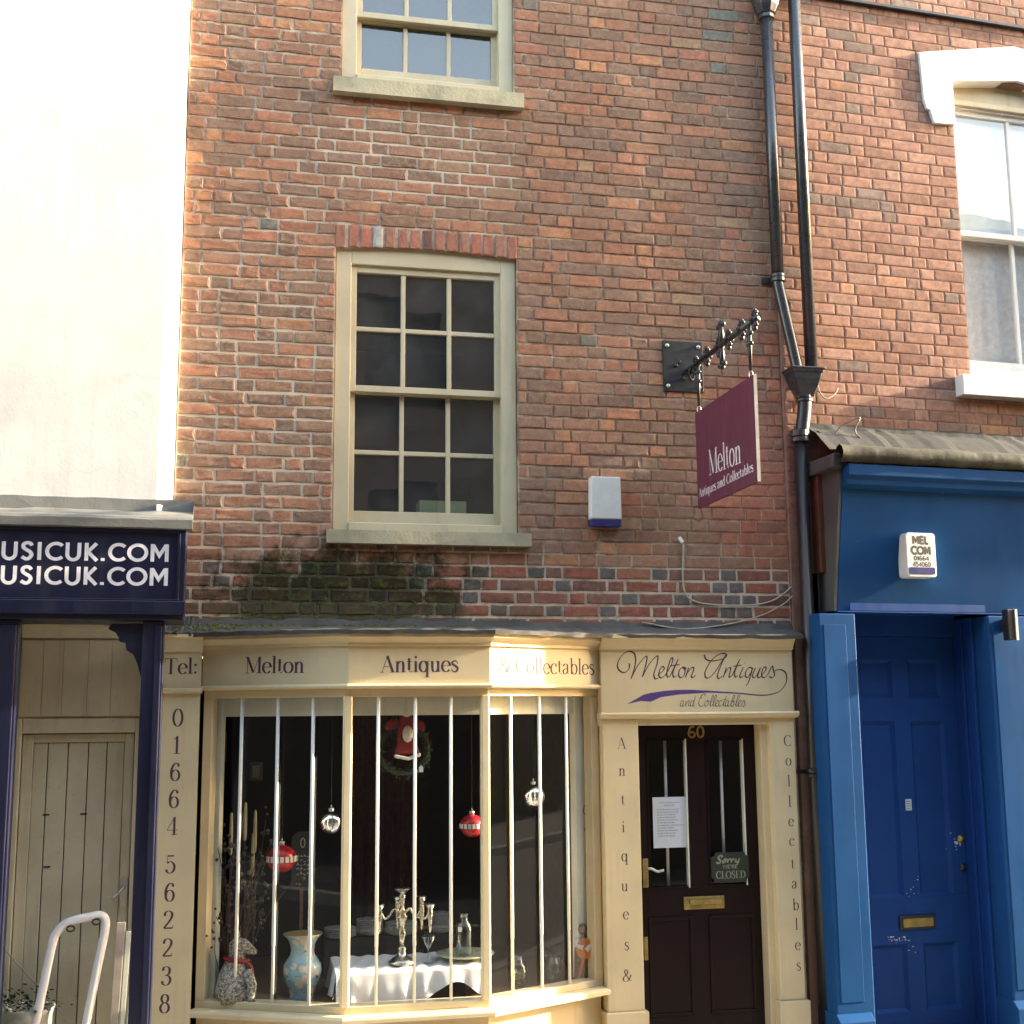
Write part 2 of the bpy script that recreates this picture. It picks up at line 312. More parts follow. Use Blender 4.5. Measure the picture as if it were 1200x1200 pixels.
# ------------------------------------------------------------------ lettering: drawn strokes
def ell(cx, cy, rx, ry, a0, a1, n=18): return [(cx+rx*math.cos(R(a0+(a1-a0)*i/n)), cy+ry*math.sin(R(a0+(a1-a0)*i/n))) for i in range(n+1)]
def sp(*p): return [tuple(q[:2]) for q in catmull([(a, b, 0) for a, b in p], 5)]
def serif_glyphs():
    g = {}; t = 't'; k = 'k'; a = 'a'
    def s(x, y, h=.14): return ([(x-h, y), (x+h, y)], t)
    b, x, A = .012, .65, 1.04
    g['o'] = (.6, [(ell(.3, .33, .24, .33, 0, 360, 26), a)])
    g['e'] = (.56, [([(.07, .36), (.5, .36)], t), (ell(.29, .33, .23, .33, 5, 322, 24), a)])
    g['l'] = (.32, [([(.16, 0), (.16, A)], k), s(.16, b), ([(.03, A-.02), (.16, A-.02)], t)])
    g['t'] = (.38, [([(.16, .12), (.16, .84)], k), (sp((.16, .14), (.19, .04), (.27, .01), (.36, .1)), t), ([(.02, .64), (.33, .64)], t)])
    g['n'] = (.66, [([(.15, 0), (.15, x)], k), s(.15, b), ([(.03, x-.01), (.15, x-.01)], t), (sp((.15, .46), (.24, .6), (.35, .66), (.45, .6), (.49, .46)), a), ([(.49, .48), (.49, 0)], k), s(.49, b)])
    g['i'] = (.32, [([(.16, 0), (.16, x)], k), s(.16, b), ([(.04, x-.01), (.16, x-.01)], t), (ell(.16, .9, .035, .035, 0, 360, 12), 'd')])
    g['q'] = (.64, [(ell(.28, .33, .21, .33, 0, 360, 26), a), ([(.5, x), (.5, -.32)], k), s(.5, -.31)])
    g['u'] = (.66, [([(.15, x), (.15, .2)], k), ([(.03, x-.01), (.15, x-.01)], t), (sp((.15, .2), (.2, .05), (.31, .0), (.42, .06), (.49, .2)), a), ([(.49, x), (.49, 0)], k), ([(.37, x-.01), (.49, x-.01)], t), ([(.49, b), (.6, b)], t)])
    g['s'] = (.48, [(sp((.39, .48), (.34, .62), (.23, .66), (.11, .59), (.1, .47), (.23, .37), (.35, .28), (.40, .16), (.33, .03), (.21, -.01), (.09, .06), (.05, .2)), 's')])
    g['a'] = (.58, [(sp((.1, .5), (.16, .62), (.28, .66), (.39, .6), (.41, .46)), a), ([(.41, .48), (.41, .1)], k), (sp((.41, .12), (.46, .02), (.55, .05)), t), (sp((.41, .38), (.26, .34), (.11, .26), (.08, .13), (.16, .01), (.29, .03), (.41, .15)), a)])
    g['b'] = (.64, [([(.15, 0), (.15, A)], k), ([(.03, A-.02), (.15, A-.02)], t), (ell(.36, .33, .21, .33, 0, 360, 26), a)])
    g['c'] = (.54, [(ell(.3, .33, .24, .33, 42, 318, 24), a), (ell(.45, .52, .03, .03, 0, 360, 10), 'd')])
    g['d'] = (.66, [(ell(.28, .33, .21, .33, 0, 360, 26), a), ([(.49, 0), (.49, A)], k), ([(.37, A-.02), (.49, A-.02)], t), ([(.49, b), (.62, b)], t)])
    g['T'] = (.8, [([(.4, 0), (.4, 1)], k), s(.4, b, .17), ([(.05, .98), (.75, .98)], t), ([(.06, .98), (.06, .74)], t), ([(.74, .98), (.74, .74)], t)])
    g['M'] = (1.02, [([(.14, 0), (.14, 1)], t), ([(.14, .99), (.5, .04)], k), ([(.5, .04), (.84, 1)], t), ([(.86, 0), (.86, 1)], k), s(.14, b), s(.86, b, .17), ([(0, .985), (.16, .985)], t), ([(.84, .985), (1.0, .985)], t)])
    g['A'] = (.8, [([(.08, 0), (.38, 1)], t), ([(.38, 1), (.7, 0)], k), ([(.19, .34), (.56, .34)], t), s(.08, b, .12), s(.7, b, .17)])
    g['C'] = (.8, [(ell(.42, .5, .35, .5, 48, 312, 28), a), ([(.7, .66), (.7, .99)], t), ([(.71, .02), (.7, .3)], t)])
    g['&'] = (.9, [(sp((.78, .52), (.7, .28), (.52, .06), (.3, -.01), (.12, .08), (.09, .27), (.22, .44), (.42, .6), (.5, .78), (.42, .96), (.3, .97), (.22, .82), (.3, .6), (.5, .32), (.66, .1), (.84, .03)), a), ([(.66, .52), (.9, .52)], t)])
    g[':'] = (.3, [(ell(.14, .08, .04, .04, 0, 360, 10), 'd'), (ell(.14, .56, .04, .04, 0, 360, 10), 'd')])
    g['L'] = (.66, [([(.18, 0), (.18, 1)], k), s(.18, .985), ([(.04, b), (.6, b)], t), ([(.6, 0), (.6, .3)], t)])
    g['O'] = (.86, [(ell(.42, .5, .35, .5, 0, 360, 30), a)]); g['D'] = (.84, [([(.18, 0), (.18, 1)], k), (ell(.3, .5, .44, .49, -90, 90, 20), a), ([(.04, b), (.32, b)], t), ([(.04, .985), (.32, .985)], t)])
    g['S'] = (.62, [(sp((.5, .72), (.45, .92), (.3, 1), (.14, .9), (.12, .72), (.3, .55), (.46, .42), (.52, .24), (.43, .06), (.28, -.01), (.12, .08), (.07, .28)), 's')])
    g['E'] = (.7, [([(.18, 0), (.18, 1)], k), ([(.04, b), (.6, b)], t), ([(.04, .985), (.6, .985)], t), ([(.2, .5), (.45, .5)], t), ([(.6, 0), (.6, .28)], t), ([(.6, .74), (.6, .99)], t)])
    g['0'] = (.62, [(ell(.31, .5, .25, .5, 0, 360, 30), a)]); g['1'] = (.5, [([(.27, 0), (.27, 1)], k), s(.27, b, .2), (sp((.08, .84), (.18, .87), (.27, .98)), t)])
    g['6'] = (.62, [(sp((.5, .86), (.42, .97), (.3, .98), (.16, .82), (.08, .55), (.09, .3)), a), (ell(.31, .3, .22, .31, 0, 360, 26), a), (ell(.48, .85, .03, .03, 0, 360, 10), 'd')])
    g['4'] = (.64, [([(.42, .99), (.04, .28)], t), ([(.03, .27), (.62, .27)], t), ([(.43, 1), (.43, 0)], k), s(.43, b, .16)])
    g['5'] = (.6, [([(.13, .95), (.48, .95)], 'm'), ([(.13, .98), (.11, .54)], t), (sp((.11, .54), (.25, .63), (.42, .56), (.52, .33), (.44, .08), (.26, -.01), (.1, .08), (.08, .2)), a)])
    g['2'] = (.6, [(sp((.08, .72), (.12, .9), (.28, .99), (.46, .9), (.49, .7), (.36, .44), (.14, .16), (.06, .05)), a), ([(.06, .05), (.53, .05)], 'm'), ([(.53, .04), (.55, .2)], t)])
    g['3'] = (.6, [(sp((.1, .78), (.15, .95), (.3, .99), (.45, .9), (.46, .68), (.36, .55), (.22, .52)), a), (sp((.22, .52), (.42, .48), (.52, .28), (.44, .06), (.27, -.01), (.11, .07), (.08, .22)), a)])
    g['8'] = (.62, [(ell(.31, .76, .18, .23, 0, 360, 22), a), (ell(.31, .26, .23, .27, 0, 360, 24), a)]); g[' '] = (.34, [])
    return g
def sans_glyphs():
    g = {}; u = 'u'
    g['U'] = (.80, [([(.1, 1)]+ell(.38, .34, .28, .3, 180, 360, 14)+[(.66, 1)], u)])
    g['S'] = (.66, [(sp((.54, .8), (.45, .92), (.3, .95), (.15, .86), (.15, .68), (.3, .55), (.46, .44), (.53, .28), (.43, .1), (.28, .05), (.08, .17)), u)])
    g['I'] = (.36, [([(.16, 0), (.16, 1)], u)]); g['C'] = (.86, [(ell(.5, .5, .42, .44, 45, 315, 20), u)])
    g['K'] = (.72, [([(.13, 0), (.13, 1)], u), ([(.6, .98), (.2, .5), (.64, .0)], u)]); g['.'] = (.3, [([(.12, .0), (.12, .16)], u)])
    g['O'] = (1.0, [(ell(.48, .5, .42, .43, 0, 360, 28), u)]); g['M'] = (.98, [([(.12, 0), (.12, 1)], u), ([(.14, .95), (.46, .35), (.78, .95)], u), ([(.82, 1), (.82, 0)], u)])
    g['E'] = (.66, [([(.13, 0), (.13, 1)], u), ([(.13, .93), (.58, .93)], u), ([(.13, .5), (.54, .5)], u), ([(.13, .07), (.58, .07)], u)]); g['L'] = (.6, [([(.13, 0), (.13, 1)], u), ([(.13, .07), (.56, .07)], u)])
    g['W'] = (1.0, [([(.05, 1), (.26, .05), (.48, .9), (.7, .05), (.92, 1)], u)]); g['R'] = (.7, [([(.13, 0), (.13, 1)], u), ([(.13, .93), (.4, .93), (.54, .82), (.54, .62), (.4, .5), (.13, .5)], u), ([(.36, .5), (.6, 0)], u)])
    g["'"] = (.22, [([(.1, 1), (.08, .74)], u)]); g['0'] = (.66, [(ell(.32, .5, .24, .44, 0, 360, 22), u)]); g['1'] = (.4, [([(.08, .78), (.22, .93), (.22, 0)], u)])
    g['6'] = (.66, [(sp((.5, .88), (.36, .93), (.18, .78), (.08, .4), (.09, .28)), u), (ell(.32, .28, .23, .22, 0, 360, 18), u)]); g['4'] = (.66, [([(.46, 0), (.46, 1), (.08, .3), (.6, .3)], u)])
    g['5'] = (.64, [([(.52, .93), (.16, .93), (.13, .56)], u), (sp((.13, .54), (.32, .6), (.5, .48), (.5, .2), (.34, .06), (.1, .12)), u)]); g[' '] = (.35, []); return g
SERIF, SANS = serif_glyphs(), sans_glyphs()
WS = {'t': .035, 'k': .135, 'd': .075, 'm': .085}
def width(mode, tx, ty, f, u, weight):
    if mode in WS: return WS[mode]*weight
    if mode == 'a': return (.035+.105*abs(ty)**1.4)*weight
    if mode == 's': return (.04+.09*math.sin(math.pi*f)**1.3)*weight
    if mode == 'u': return u
    if mode == 'p': return u*(.58+.7*abs(tx*.62-ty*.78)**1.5*(1 if ty < 0 or tx < 0 else .75))   # broad pen held at a slant
    return u
class Ink:
    """collects flat strokes in a text frame; every stroke lies a hair above the one before"""
    def __init__(s, O, r, u, n): s.O, s.r, s.u, s.n = Vector(O), Vector(r), Vector(u), Vector(n); s.mb = MB(); s.k = 0
    def pt(s, x, y): return s.O+s.r*x+s.u*y+s.n*(.0003+.00002*(s.k % 24))
    def stroke(s, pts, mode, sx=1, sy=1, ox=0, oy=0, uw=.15, weight=1):
        m = len(pts); vs = []; closed = m > 3 and math.dist(pts[0], pts[-1]) < 1e-6
        for i in range(m):
            p0 = pts[i-1] if i > 0 else (pts[-2] if closed else pts[0]); p1 = pts[i+1] if i < m-1 else (pts[1] if closed else pts[-1])
            tx, ty = p1[0]-p0[0], p1[1]-p0[1]; l = math.hypot(tx, ty) or 1; tx /= l; ty /= l
            w = width(mode, tx, ty, i/(m-1), uw, weight)/2
            if 0 < i < m-1:                              # keep the width through corners
                a = (pts[i][0]-p0[0], pts[i][1]-p0[1]); la = math.hypot(*a) or 1; w /= max(.5, abs((a[0]*tx+a[1]*ty)/la))
            for sg in (1, -1): vs.append(s.pt(ox+sx*(pts[i][0]-ty*w*sg), oy+sy*(pts[i][1]+tx*w*sg)))
        s.mb.add(vs, [(2*i, 2*i+1, 2*i+3, 2*i+2) for i in range(m-1)]); s.k += 1
    def fill(s, pts): s.mb.add([s.pt(*p) for p in pts], [tuple(range(len(pts)))]); s.k += 1
    def text(s, t, font, x, y, h, wide=None, uw=.15, weight=1, centre=False, track=0):
        nat = sum(font[c][0]+track for c in t)-track; sx = (wide/nat) if wide else h
        if centre: x -= nat*sx/2
        for c in t:
            adv, st = font[c]
            for p, m in st: s.stroke(p, m, sx, h, x, y, uw, weight)
            x += (adv+track)*sx
def write(px0, py0, px1, py1, capz, t, font, mat, parent, P0, N, uw=.15, weight=1, track=0, name='lettering'):
    """a line of lettering whose base line runs between two photo pixels on the plane (P0, N)"""
    N = Vector(N).normalized(); a = hit(px0, py0, P0, N); b = hit(px1, py1, P0, N); r = (b-a); l = r.length; r.normalize()
    if N.dot(CAM-a) < 0: N = -N
    ink = Ink(a, r, (0, 0, 1), N); ink.text(t, font, 0, 0, capz, l, uw, weight, False, track)
    return ink.mb.build(name, mat, parent, recalc=False)

# ------------------------------------------------------------------ bricks
def brick_data(vs, fs, ed, cs, x0, x1, z0, z1, c, y0, fr, jit, rg, recess=.012, ins=.004):
    """one brick: 10-point outline, worn arris, slightly dished face (48 triangles)"""
    w, h = x1-x0, z1-z0
    ol = [(0, 0), (.33, 0), (.67, 0), (1, 0), (1, .5), (1, 1), (.67, 1), (.33, 1), (0, 1), (0, .5)]
    base = len(vs); dy = rg.uniform(-jit, jit); tilt = rg.uniform(-jit, jit)*.7
    j = [(rg.uniform(-jit, jit), rg.uniform(-jit, jit)) for _ in ol]
    for ring, (inn, yy, e) in enumerate(((0, recess, 1.), (ins, 0, .75), (.013, -.0012, 0.))):
        for k, (a, b) in enumerate(ol):
            x = x0+a*w+j[k][0]+(inn if a < .1 else -inn if a > .9 else 0); z = z0+b*h+j[k][1]+(inn if b < .1 else -inn if b > .9 else 0)
            yv = y0+yy+(dy+tilt*(a-.5) if ring else 0)+(rg.uniform(-jit, jit)*.5 if ring else 0)
            vs.append(fr.w((x, yv, z))); ed.append(e)
    for r in range(2):
        for k in range(10): fs.append((base+r*10+k, base+r*10+(k+1) % 10, base+(r+1)*10+(k+1) % 10, base+(r+1)*10+k))
    fs.append(tuple(base+20+k for k in range(10))); cs += [c]*30
def brick_mesh(name, vs, fs, ed, cs, mat, parent, kind=None):
    off = OFF[parent]; me = bpy.data.meshes.new(name); me.from_pydata([v-off for v in vs], [], fs); me.materials.append(mat)
    a = me.attributes.new('bcol', 'FLOAT_COLOR', 'POINT'); a.data.foreach_set('color', [q for c in cs for q in (*c, 1)])
    e = me.attributes.new('edge', 'FLOAT', 'POINT'); e.data.foreach_set('value', ed)
    o = bpy.data.objects.new(name, me); col.objects.link(o); o.parent = parent; OFF[o] = off
    if kind: o['kind'] = kind
    return o
def lay_bricks(fr, xa, xb, zs, openings, pal, wall, mat, seed, joint, jit, maxparts=300, extra=None, score=None, rec=.008, ins=.003):
    rg = random.Random(seed); out = []
    for k in range(len(zs)-1):
        z0, z1 = zs[k], zs[k+1]; zm = (z0+z1)/2; segs = [(xa, xb)]
        for (ox0, ox1, oz0, oz1) in openings:
            if oz0 < zm < oz1:
                ns = []
                for a, b in segs:
                    if ox1 <= a or ox0 >= b: ns.append((a, b)); continue
                    if ox0 > a: ns.append((a, ox0))
                    if ox1 < b: ns.append((ox1, b))
                segs = ns
        for a, b in segs:
            x = a; st = rg.random() < .5; first = True
            while x < b-.005:
                l = rg.uniform(.222, .236) if st else rg.uniform(.108, .118)
                if first: l = rg.choice((.06, .11, .17, .23)); first = False
                if b-x-l < .05: l = b-x
                l = min(l, b-x); jt = joint(x, zm)
                if l > .03: out.append((x+jt/2, x+l-jt/2, z0+jt/2, z1-jt/2, pal(x+l/2, zm, l < .14, rg)))
                x += l; st = (not st) if rg.random() < .8 else st
    out += extra or []
    out.sort(key=score or (lambda q: (fr.w(((q[0]+q[1])/2, 0, (q[2]+q[3])/2))-CAM).length-(.6 if q[1]-q[0] > .16 else 0)))
    A = ([], [], [], [])
    for i, q in enumerate(out):
        jj = jit(q[0], q[2])
        if i < maxparts:
            B = ([], [], [], []); brick_data(*B, *q[:4], q[4], 0, fr, jj, rg, rec, ins); brick_mesh('brick', B[0], B[1], B[2], B[3], mat, wall)
        else: brick_data(*A, *q[:4], q[4], 0, fr, jj, rg, rec, ins)
    if A[0]: brick_mesh('brickwork', A[0], A[1], A[2], A[3], mat, wall, 'stuff')
def wall_boxes(mb, x0, x1, z0, z1, ops, y0, y1):
    xs = sorted({x0, x1, *[min(max(q, x0), x1) for o in ops for q in o[:2]]}); zs = sorted({z0, z1, *[min(max(q, z0), z1) for o in ops for q in o[2:]]})
    for i in range(len(xs)-1):
        for k in range(len(zs)-1):
            cx, cz = (xs[i]+xs[i+1])/2, (zs[k]+zs[k+1])/2
            if not any(o[0] < cx < o[1] and o[2] < cz < o[3] for o in ops): mb.box(xs[i], xs[i+1], y0, y1, zs[k], zs[k+1])

# ================================================================== THE SETTING
MB().box(-45, 55, -40, 12, -.5, -.16).build('road', M['asphalt'], kind='structure')
MB().box(-45, 55, -1.9, 12, -.156, -.03).build('pavement', M['slab'], kind='structure')
MB().box(-45, 55, -2.05, -1.904, -.3, -.02).build('kerb', M['kerb'], kind='structure', bevel=.01)
MB().box(-45, 55, -12, -6.3, -.156, -.03).build('pavement', M['asphalt'], kind='structure')  # far pavement: shade put into the colour by using the dark road material
MB().box(-45, 55, -6.296, -6.15, -.3, -.02).build('kerb', M['kerb'], kind='structure', bevel=.01)
TX0, TX1 = -40, 50
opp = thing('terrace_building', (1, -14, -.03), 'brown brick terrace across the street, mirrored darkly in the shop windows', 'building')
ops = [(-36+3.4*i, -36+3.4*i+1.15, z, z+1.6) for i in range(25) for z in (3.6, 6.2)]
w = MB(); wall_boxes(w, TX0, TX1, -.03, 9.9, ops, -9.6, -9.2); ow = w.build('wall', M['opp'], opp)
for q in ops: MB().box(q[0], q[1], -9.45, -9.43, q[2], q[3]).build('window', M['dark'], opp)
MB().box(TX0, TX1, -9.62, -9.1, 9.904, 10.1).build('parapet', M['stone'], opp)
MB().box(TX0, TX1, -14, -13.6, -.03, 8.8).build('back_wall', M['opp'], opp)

# ================================================================== MIDDLE BUILDING (old red brick)
bld = thing('brick_building', (1.5, 2, 0), 'old red brick building with two cream sash windows above the cream antiques shopfront', 'building')
XL, XR = LB.O.x-.01, RB.O.x-.002
wx0, wx1 = .49, 1.633; wz0 = 3.162; CH = .0787; ztop = 4.93             # middle window opening
zs = []
z = ztop
while z > 2.44: z -= CH
while z < 7.9: zs.append(z); z += CH
snap = lambda q: min(zs, key=lambda a: abs(a-q))
w2x0, w2x1 = X(401, 60), X(602, 60); w2z0 = Z(500, 98.5, -.062)+.012                  # upper window
opw = [(wx0, wx1, snap(wz0-.05), snap(ztop+2*CH)), (w2x0, w2x1, snap(w2z0-.05), snap(w2z0+.98))]
mw = MB(); wall_boxes(mw, XL, XR, 0.0, 8.1, [opw[0], opw[1], (-.35, 3.35, -.1, 2.42)], .005, .30)
wall = mw.build('wall', M['mortar'], bld)
def pal_old(x, z, hd, rg):
    v = rg.random(); f = rg.uniform(.86, 1.15); zl_ = z+rg.uniform(-.09, .06)
    if zl_ < 2.95 and hd and v < .6: c = (.10, .098, .10)
    elif zl_ < 2.95: c = rg.choice([(.19, .085, .07), (.22, .085, .067), (.17, .09, .075), (.24, .09, .068)])
    elif v < (.30 if x < 1.7 else .24): c = (.29, .125, .086)
    elif v < .52: c = (.235, .118, .088)
    elif v < .74: c = (.205, .115, .088)
    elif v < .83: c = (.34, .155, .095) if (x < .4 and z > 5.5) or rg.random() < .5 else (.28, .11, .078)
    elif v < .94: c = (.18, .105, .085)
    elif v < .96: c = (.25, .15, .10)
    else: c = (.13, .12, .11) if (hd and v > .98) or (x > 1.8 and z > 5.6 and v > .975) else (.22, .12, .09)
    return (c[0]*f*(1.42 if z > 2.98 else 1.28), c[1]*f*(1.52 if z > 2.98 else 1.26), c[2]*f*(1.36 if z > 2.98 else 1.2))
lay_bricks(W, XL, XR, zs, opw, pal_old, wall, M['brick'], 3, lambda x, z: .015 if z < 2.92 else .0125 if z < 3.0 else (.011 if x < 1.7 else .0085),
           lambda x, z: .0032 if x < 1.0 else .002)
# flat arch of soldier bricks over the middle window
am = [((wx0+(wx1-wx0)*i/16), ztop+.028*math.sin(math.pi*i/16)) for i in range(17)]
MB().prism(am+[(wx1, ztop+2*CH), (wx0, ztop+2*CH)], .0035, .20).build('arch_mortar', M['mortar'], bld)
for i in range(15):
    x0 = wx0-.012+(wx1-wx0+.024)*i/15; x1 = x0+(wx1-wx0+.024)/15; B = ([], [], [], [])
    c = rnd.choice([(.44, .16, .11), (.40, .155, .11), (.35, .17, .125)]) if i not in (3, 7) else [(.42, .40, .38), (.16, .07, .06)][i == 7]
    zb = ztop+.028*math.sin(math.pi*(i+.5)/15)-.004; brick_data(*B, x0+.006, x1-.006, zb, ztop+2*CH-.006, c, -.002, W, .003, rnd); brick_mesh('arch_brick', *B[:4], M['brick'], bld)
MB().box(XL, XR, -.05, .35, 8.104, 8.25).build('coping', M['stone'], bld)

def sash_window(parent, x0, x1, z0, z1, y, fw=.095, cols=3, rows=2, mid=None, fr=W, pm=None, glass=None, ft=None):
    """box sash: frame, front upper sash, lower sash behind, glazing bars and single panes"""
    pm = pm or M['sash']; glass = glass or M['glass']; ft = ft or fw
    f = MB(fr).box(x0, x0+fw, y, y+.14, z0, z1).box(x1-fw, x1, y, y+.14, z0, z1).box(x0+fw, x1-fw, y+.001, y+.14, z1-ft, z1).box(x0+fw, x1-fw, y-.012, y+.14, z0, z0+.05)
    f = f.build('window', pm, parent, bevel=.004)
    ix0, ix1, iz0, iz1 = x0+fw-.006, x1-fw+.006, z0+.048, z1-ft+.006; mid = mid or (iz0+iz1)/2
    for (a, b, yy, br, tr) in ((mid-.02, iz1, y+.022, .04, .05), (iz0, mid+.018, y+.068, .085, .04)):
        st = .042; s = MB(fr).box(ix0, ix0+st, yy, yy+.04, a, b).box(ix1-st, ix1, yy, yy+.04, a, b).box(ix0+st, ix1-st, yy+.001, yy+.04, a, a+br).box(ix0+st, ix1-st, yy+.001, yy+.04, b-tr, b)
        s.build('sash', pm, f, bevel=.003)
        gx0, gx1, gz0, gz1 = ix0+st, ix1-st, a+br, b-tr; bw = .028
        for i in range(1, cols):
            xx = gx0+(gx1-gx0)*i/cols; MB(fr).box(xx-bw/2, xx+bw/2, yy+.006, yy+.036, gz0, gz1).build('glazing_bar', pm, f, bevel=.004)
        for k in range(1, rows):
            zz = gz0+(gz1-gz0)*k/rows; MB(fr).box(gx0, gx1, yy+.008, yy+.035, zz-bw/2, zz+bw/2).build('glazing_bar', pm, f, bevel=.004)
        for i in range(cols):
            for k in range(rows):
                t = rnd.uniform(-.0015, .0015); u = rnd.uniform(-.0015, .0015); ax, bx = gx0+(gx1-gx0)*i/cols, gx0+(gx1-gx0)*(i+1)/cols; az, bz = gz0+(gz1-gz0)*k/rows, gz0+(gz1-gz0)*(k+1)/rows
                MB(fr).add([(ax, yy+.022+t+u, az), (bx, yy+.022-t+u, az), (bx, yy+.022-t-u, bz), (ax, yy+.022+t-u, bz)], [(0, 1, 2, 3)]).build('pane', glass, f, recalc=False)
    return f
sash_window(bld, wx0+.004, wx1-.004, wz0, ztop+.03, .03, ft=.12, mid=Z(495, 458, .05))
sash_window(bld, w2x0, w2x1, w2z0+.01, w2z0+.98, .03, rows=1, mid=Z(498, 24, .05))
for (a, b, c, d) in ((X(383, 630, -.06), X(623, 630, -.06), Z(500, 638, -.062), Z(500, 622.5, -.062)+.012), (X(391, 95, -.06), X(614, 110, -.06), Z(500, 115.5, -.062), Z(500, 98.5, -.062)+.012)):
    s = MB(); n = 14
    for i in range(n):
        xa, xb = a+(b-a)*i/n, a+(b-a)*(i+1)/n
        s.add([(xa, -.062, c), (xb, -.062, c), (xb, -.062, d-.012), (xa, -.062, d-.012), (xb, .05, d), (xa, .05, d), (xb, .03, c), (xa, .03, c)], [(0, 1, 2, 3), (3, 2, 4, 5), (1, 0, 7, 6)])
    s.add([(a, -.062, c), (a, -.062, d-.012), (a, .05, d), (a, .03, c), (b, -.062, c), (b, -.062, d-.012), (b, .05, d), (b, .03, c)], [(0, 1, 2, 3), (4, 7, 6, 5)])
    s.build('window_sill', M['stone'], bld)
def room(mb, x0, x1, y0, y1, z0, z1):
    return mb.add([(x0, y0, z0), (x1, y0, z0), (x1, y1, z0), (x0, y1, z0), (x0, y0, z1), (x1, y0, z1), (x1, y1, z1), (x0, y1, z1)], [(0, 1, 2, 3), (4, 7, 6, 5), (0, 3, 7, 4), (1, 5, 6, 2), (2, 6, 7, 3)])
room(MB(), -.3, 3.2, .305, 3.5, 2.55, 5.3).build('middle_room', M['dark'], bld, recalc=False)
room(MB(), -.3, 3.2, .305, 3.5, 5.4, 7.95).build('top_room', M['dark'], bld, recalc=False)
# things on the middle window's inner sill
q0, q1 = at(491, 590, .24), at(546, 592, .24)
MB().box(q0.x, q1.x, .22, .38, wz0-.02, Z(500, 587, .24)).build('card_box', M['box'], bevel=.003, label='small green box lying behind the lower pane of the middle sash window', cat='box')
s = at(558, 590, .24); MB().lathe((s.x, .26, wz0-.02), [(.025, 0), (.025, .01), (.006, .014), (.005, .14), (.011, .15), (.011, .17), (.002, .18)], 10).build('candlestick', M['steel'], smooth=True, label='thin pale stick ornament behind the bottom right pane of the middle window', cat='ornament')
MB().box(.3, 1.8, .2, .6, wz0-.06, wz0-.02).build('inner_sill', M['wood'], bld)

# ================================================================== CREAM SHOPFRONT
sf = thing('shopfront', (1.5, -.1, 0), 'cream painted antiques shopfront with canted bay window and purple lettering', 'shopfront')
def zc(py, px=490, Y=-.43): return Z(px, py, Y)
PA = [(X(237, 785, -.05), -.05), (X(408, 785, -.43), -.43), (X(574, 785, -.43), -.43), (X(704, 785, -.05), -.05)]
def inset(path, d):
    P = [Vector(p) for p in path]; out = []
    for i in range(len(P)):
        ds = [(P[i]-P[i-1]).normalized()] if i > 0 else []
        if i < len(P)-1: ds.append((P[i+1]-P[i]).normalized())
        ns = [Vector((e.y, -e.x)) for e in ds]; q = sum(ns, Vector((0, 0))); q.normalize(); q = q/q.dot(ns[0]); out.append((P[i].x-q.x*d, P[i].y-q.y*d))
    return out
z_led, z_cor, z_fas, z_mol, z_head, z_gl = zc(741), zc(757), zc(771), zc(801), zc(807), zc(816)
z_sill, z_nose, z_nose2 = zc(1176, 490, -.40), zc(1186, 490, -.43), zc(1196, 490, -.46)
# fascia boards, one per face of the bay
for i, (t, nm) in enumerate((('Melton', 'l'), ('Antiques', 'c'), ('& Collectables', 'r'))):
    p = PA[i:i+2]; f = MB().sweep(p, [(0, z_mol), (0, z_cor), (-.04, z_cor), (-.04, z_mol)]).build('fascia', M['cream'], sf, bevel=.002)
    d = Vector((p[1][0]-p[0][0], p[1][1]-p[0][1], 0)); N = Vector((d.y, -d.x, 0)); P0 = (p[0][0], p[0][1], 0)
    px = [(287, 789, 357, 788.5), (446, 788, 538, 787), (584, 789, 697, 790.5)][i]
    write(*px, .092, t, SERIF, M['ink'], f, P0, N, weight=[1.05, 1.05, .9][i])
MB().sweep(PA, [(0, z_cor), (.018, z_cor), (.018, z_cor+.018), (.03, z_cor+.03), (.05, z_led-.035), (.062, z_led-.03), (.062, z_led), (-.06, z_led), (-.06, z_cor)]).build('cornice', M['cream'], sf, bevel=.002)
MB().sweep(PA, [(0, z_head), (.03, z_head+.006), (.034, z_mol-.01), (.02, z_mol), (-.04, z_mol), (-.04, z_head)]).build('moulding', M['cream'], sf, bevel=.003)
PG = inset(PA, .03)
MB().sweep(PG, [(0, z_gl), (0, z_head), (-.07, z_head), (-.07, z_gl)]).build('window_head', M['cream'], sf, bevel=.003)
MB().sweep(inset(PA, .14), [(0, zc(838)), (0, z_head), (-.03, z_head), (-.03, zc(838))]).build('inner_head', M['inner'], sf, bevel=.003)
MB().sweep(PG, [(0, z_nose), (0, z_sill), (-.09, z_sill+.004), (-.09, z_nose)]).build('bottom_rail', M['cream'], sf, bevel=.003)
MB().sweep(PA, [(0, z_nose2), (.05, z_nose2), (.05, z_nose-.012), (.035, z_nose), (-.14, z_nose), (-.14, z_nose2)]).build('window_sill', M['cream'], sf, bevel=.004)
MB().sweep(inset(PA, .05), [(0, -.03), (0, z_nose2), (-.06, z_nose2), (-.06, -.03)]).build('stall_riser', M['cream'], sf, bevel=.003)
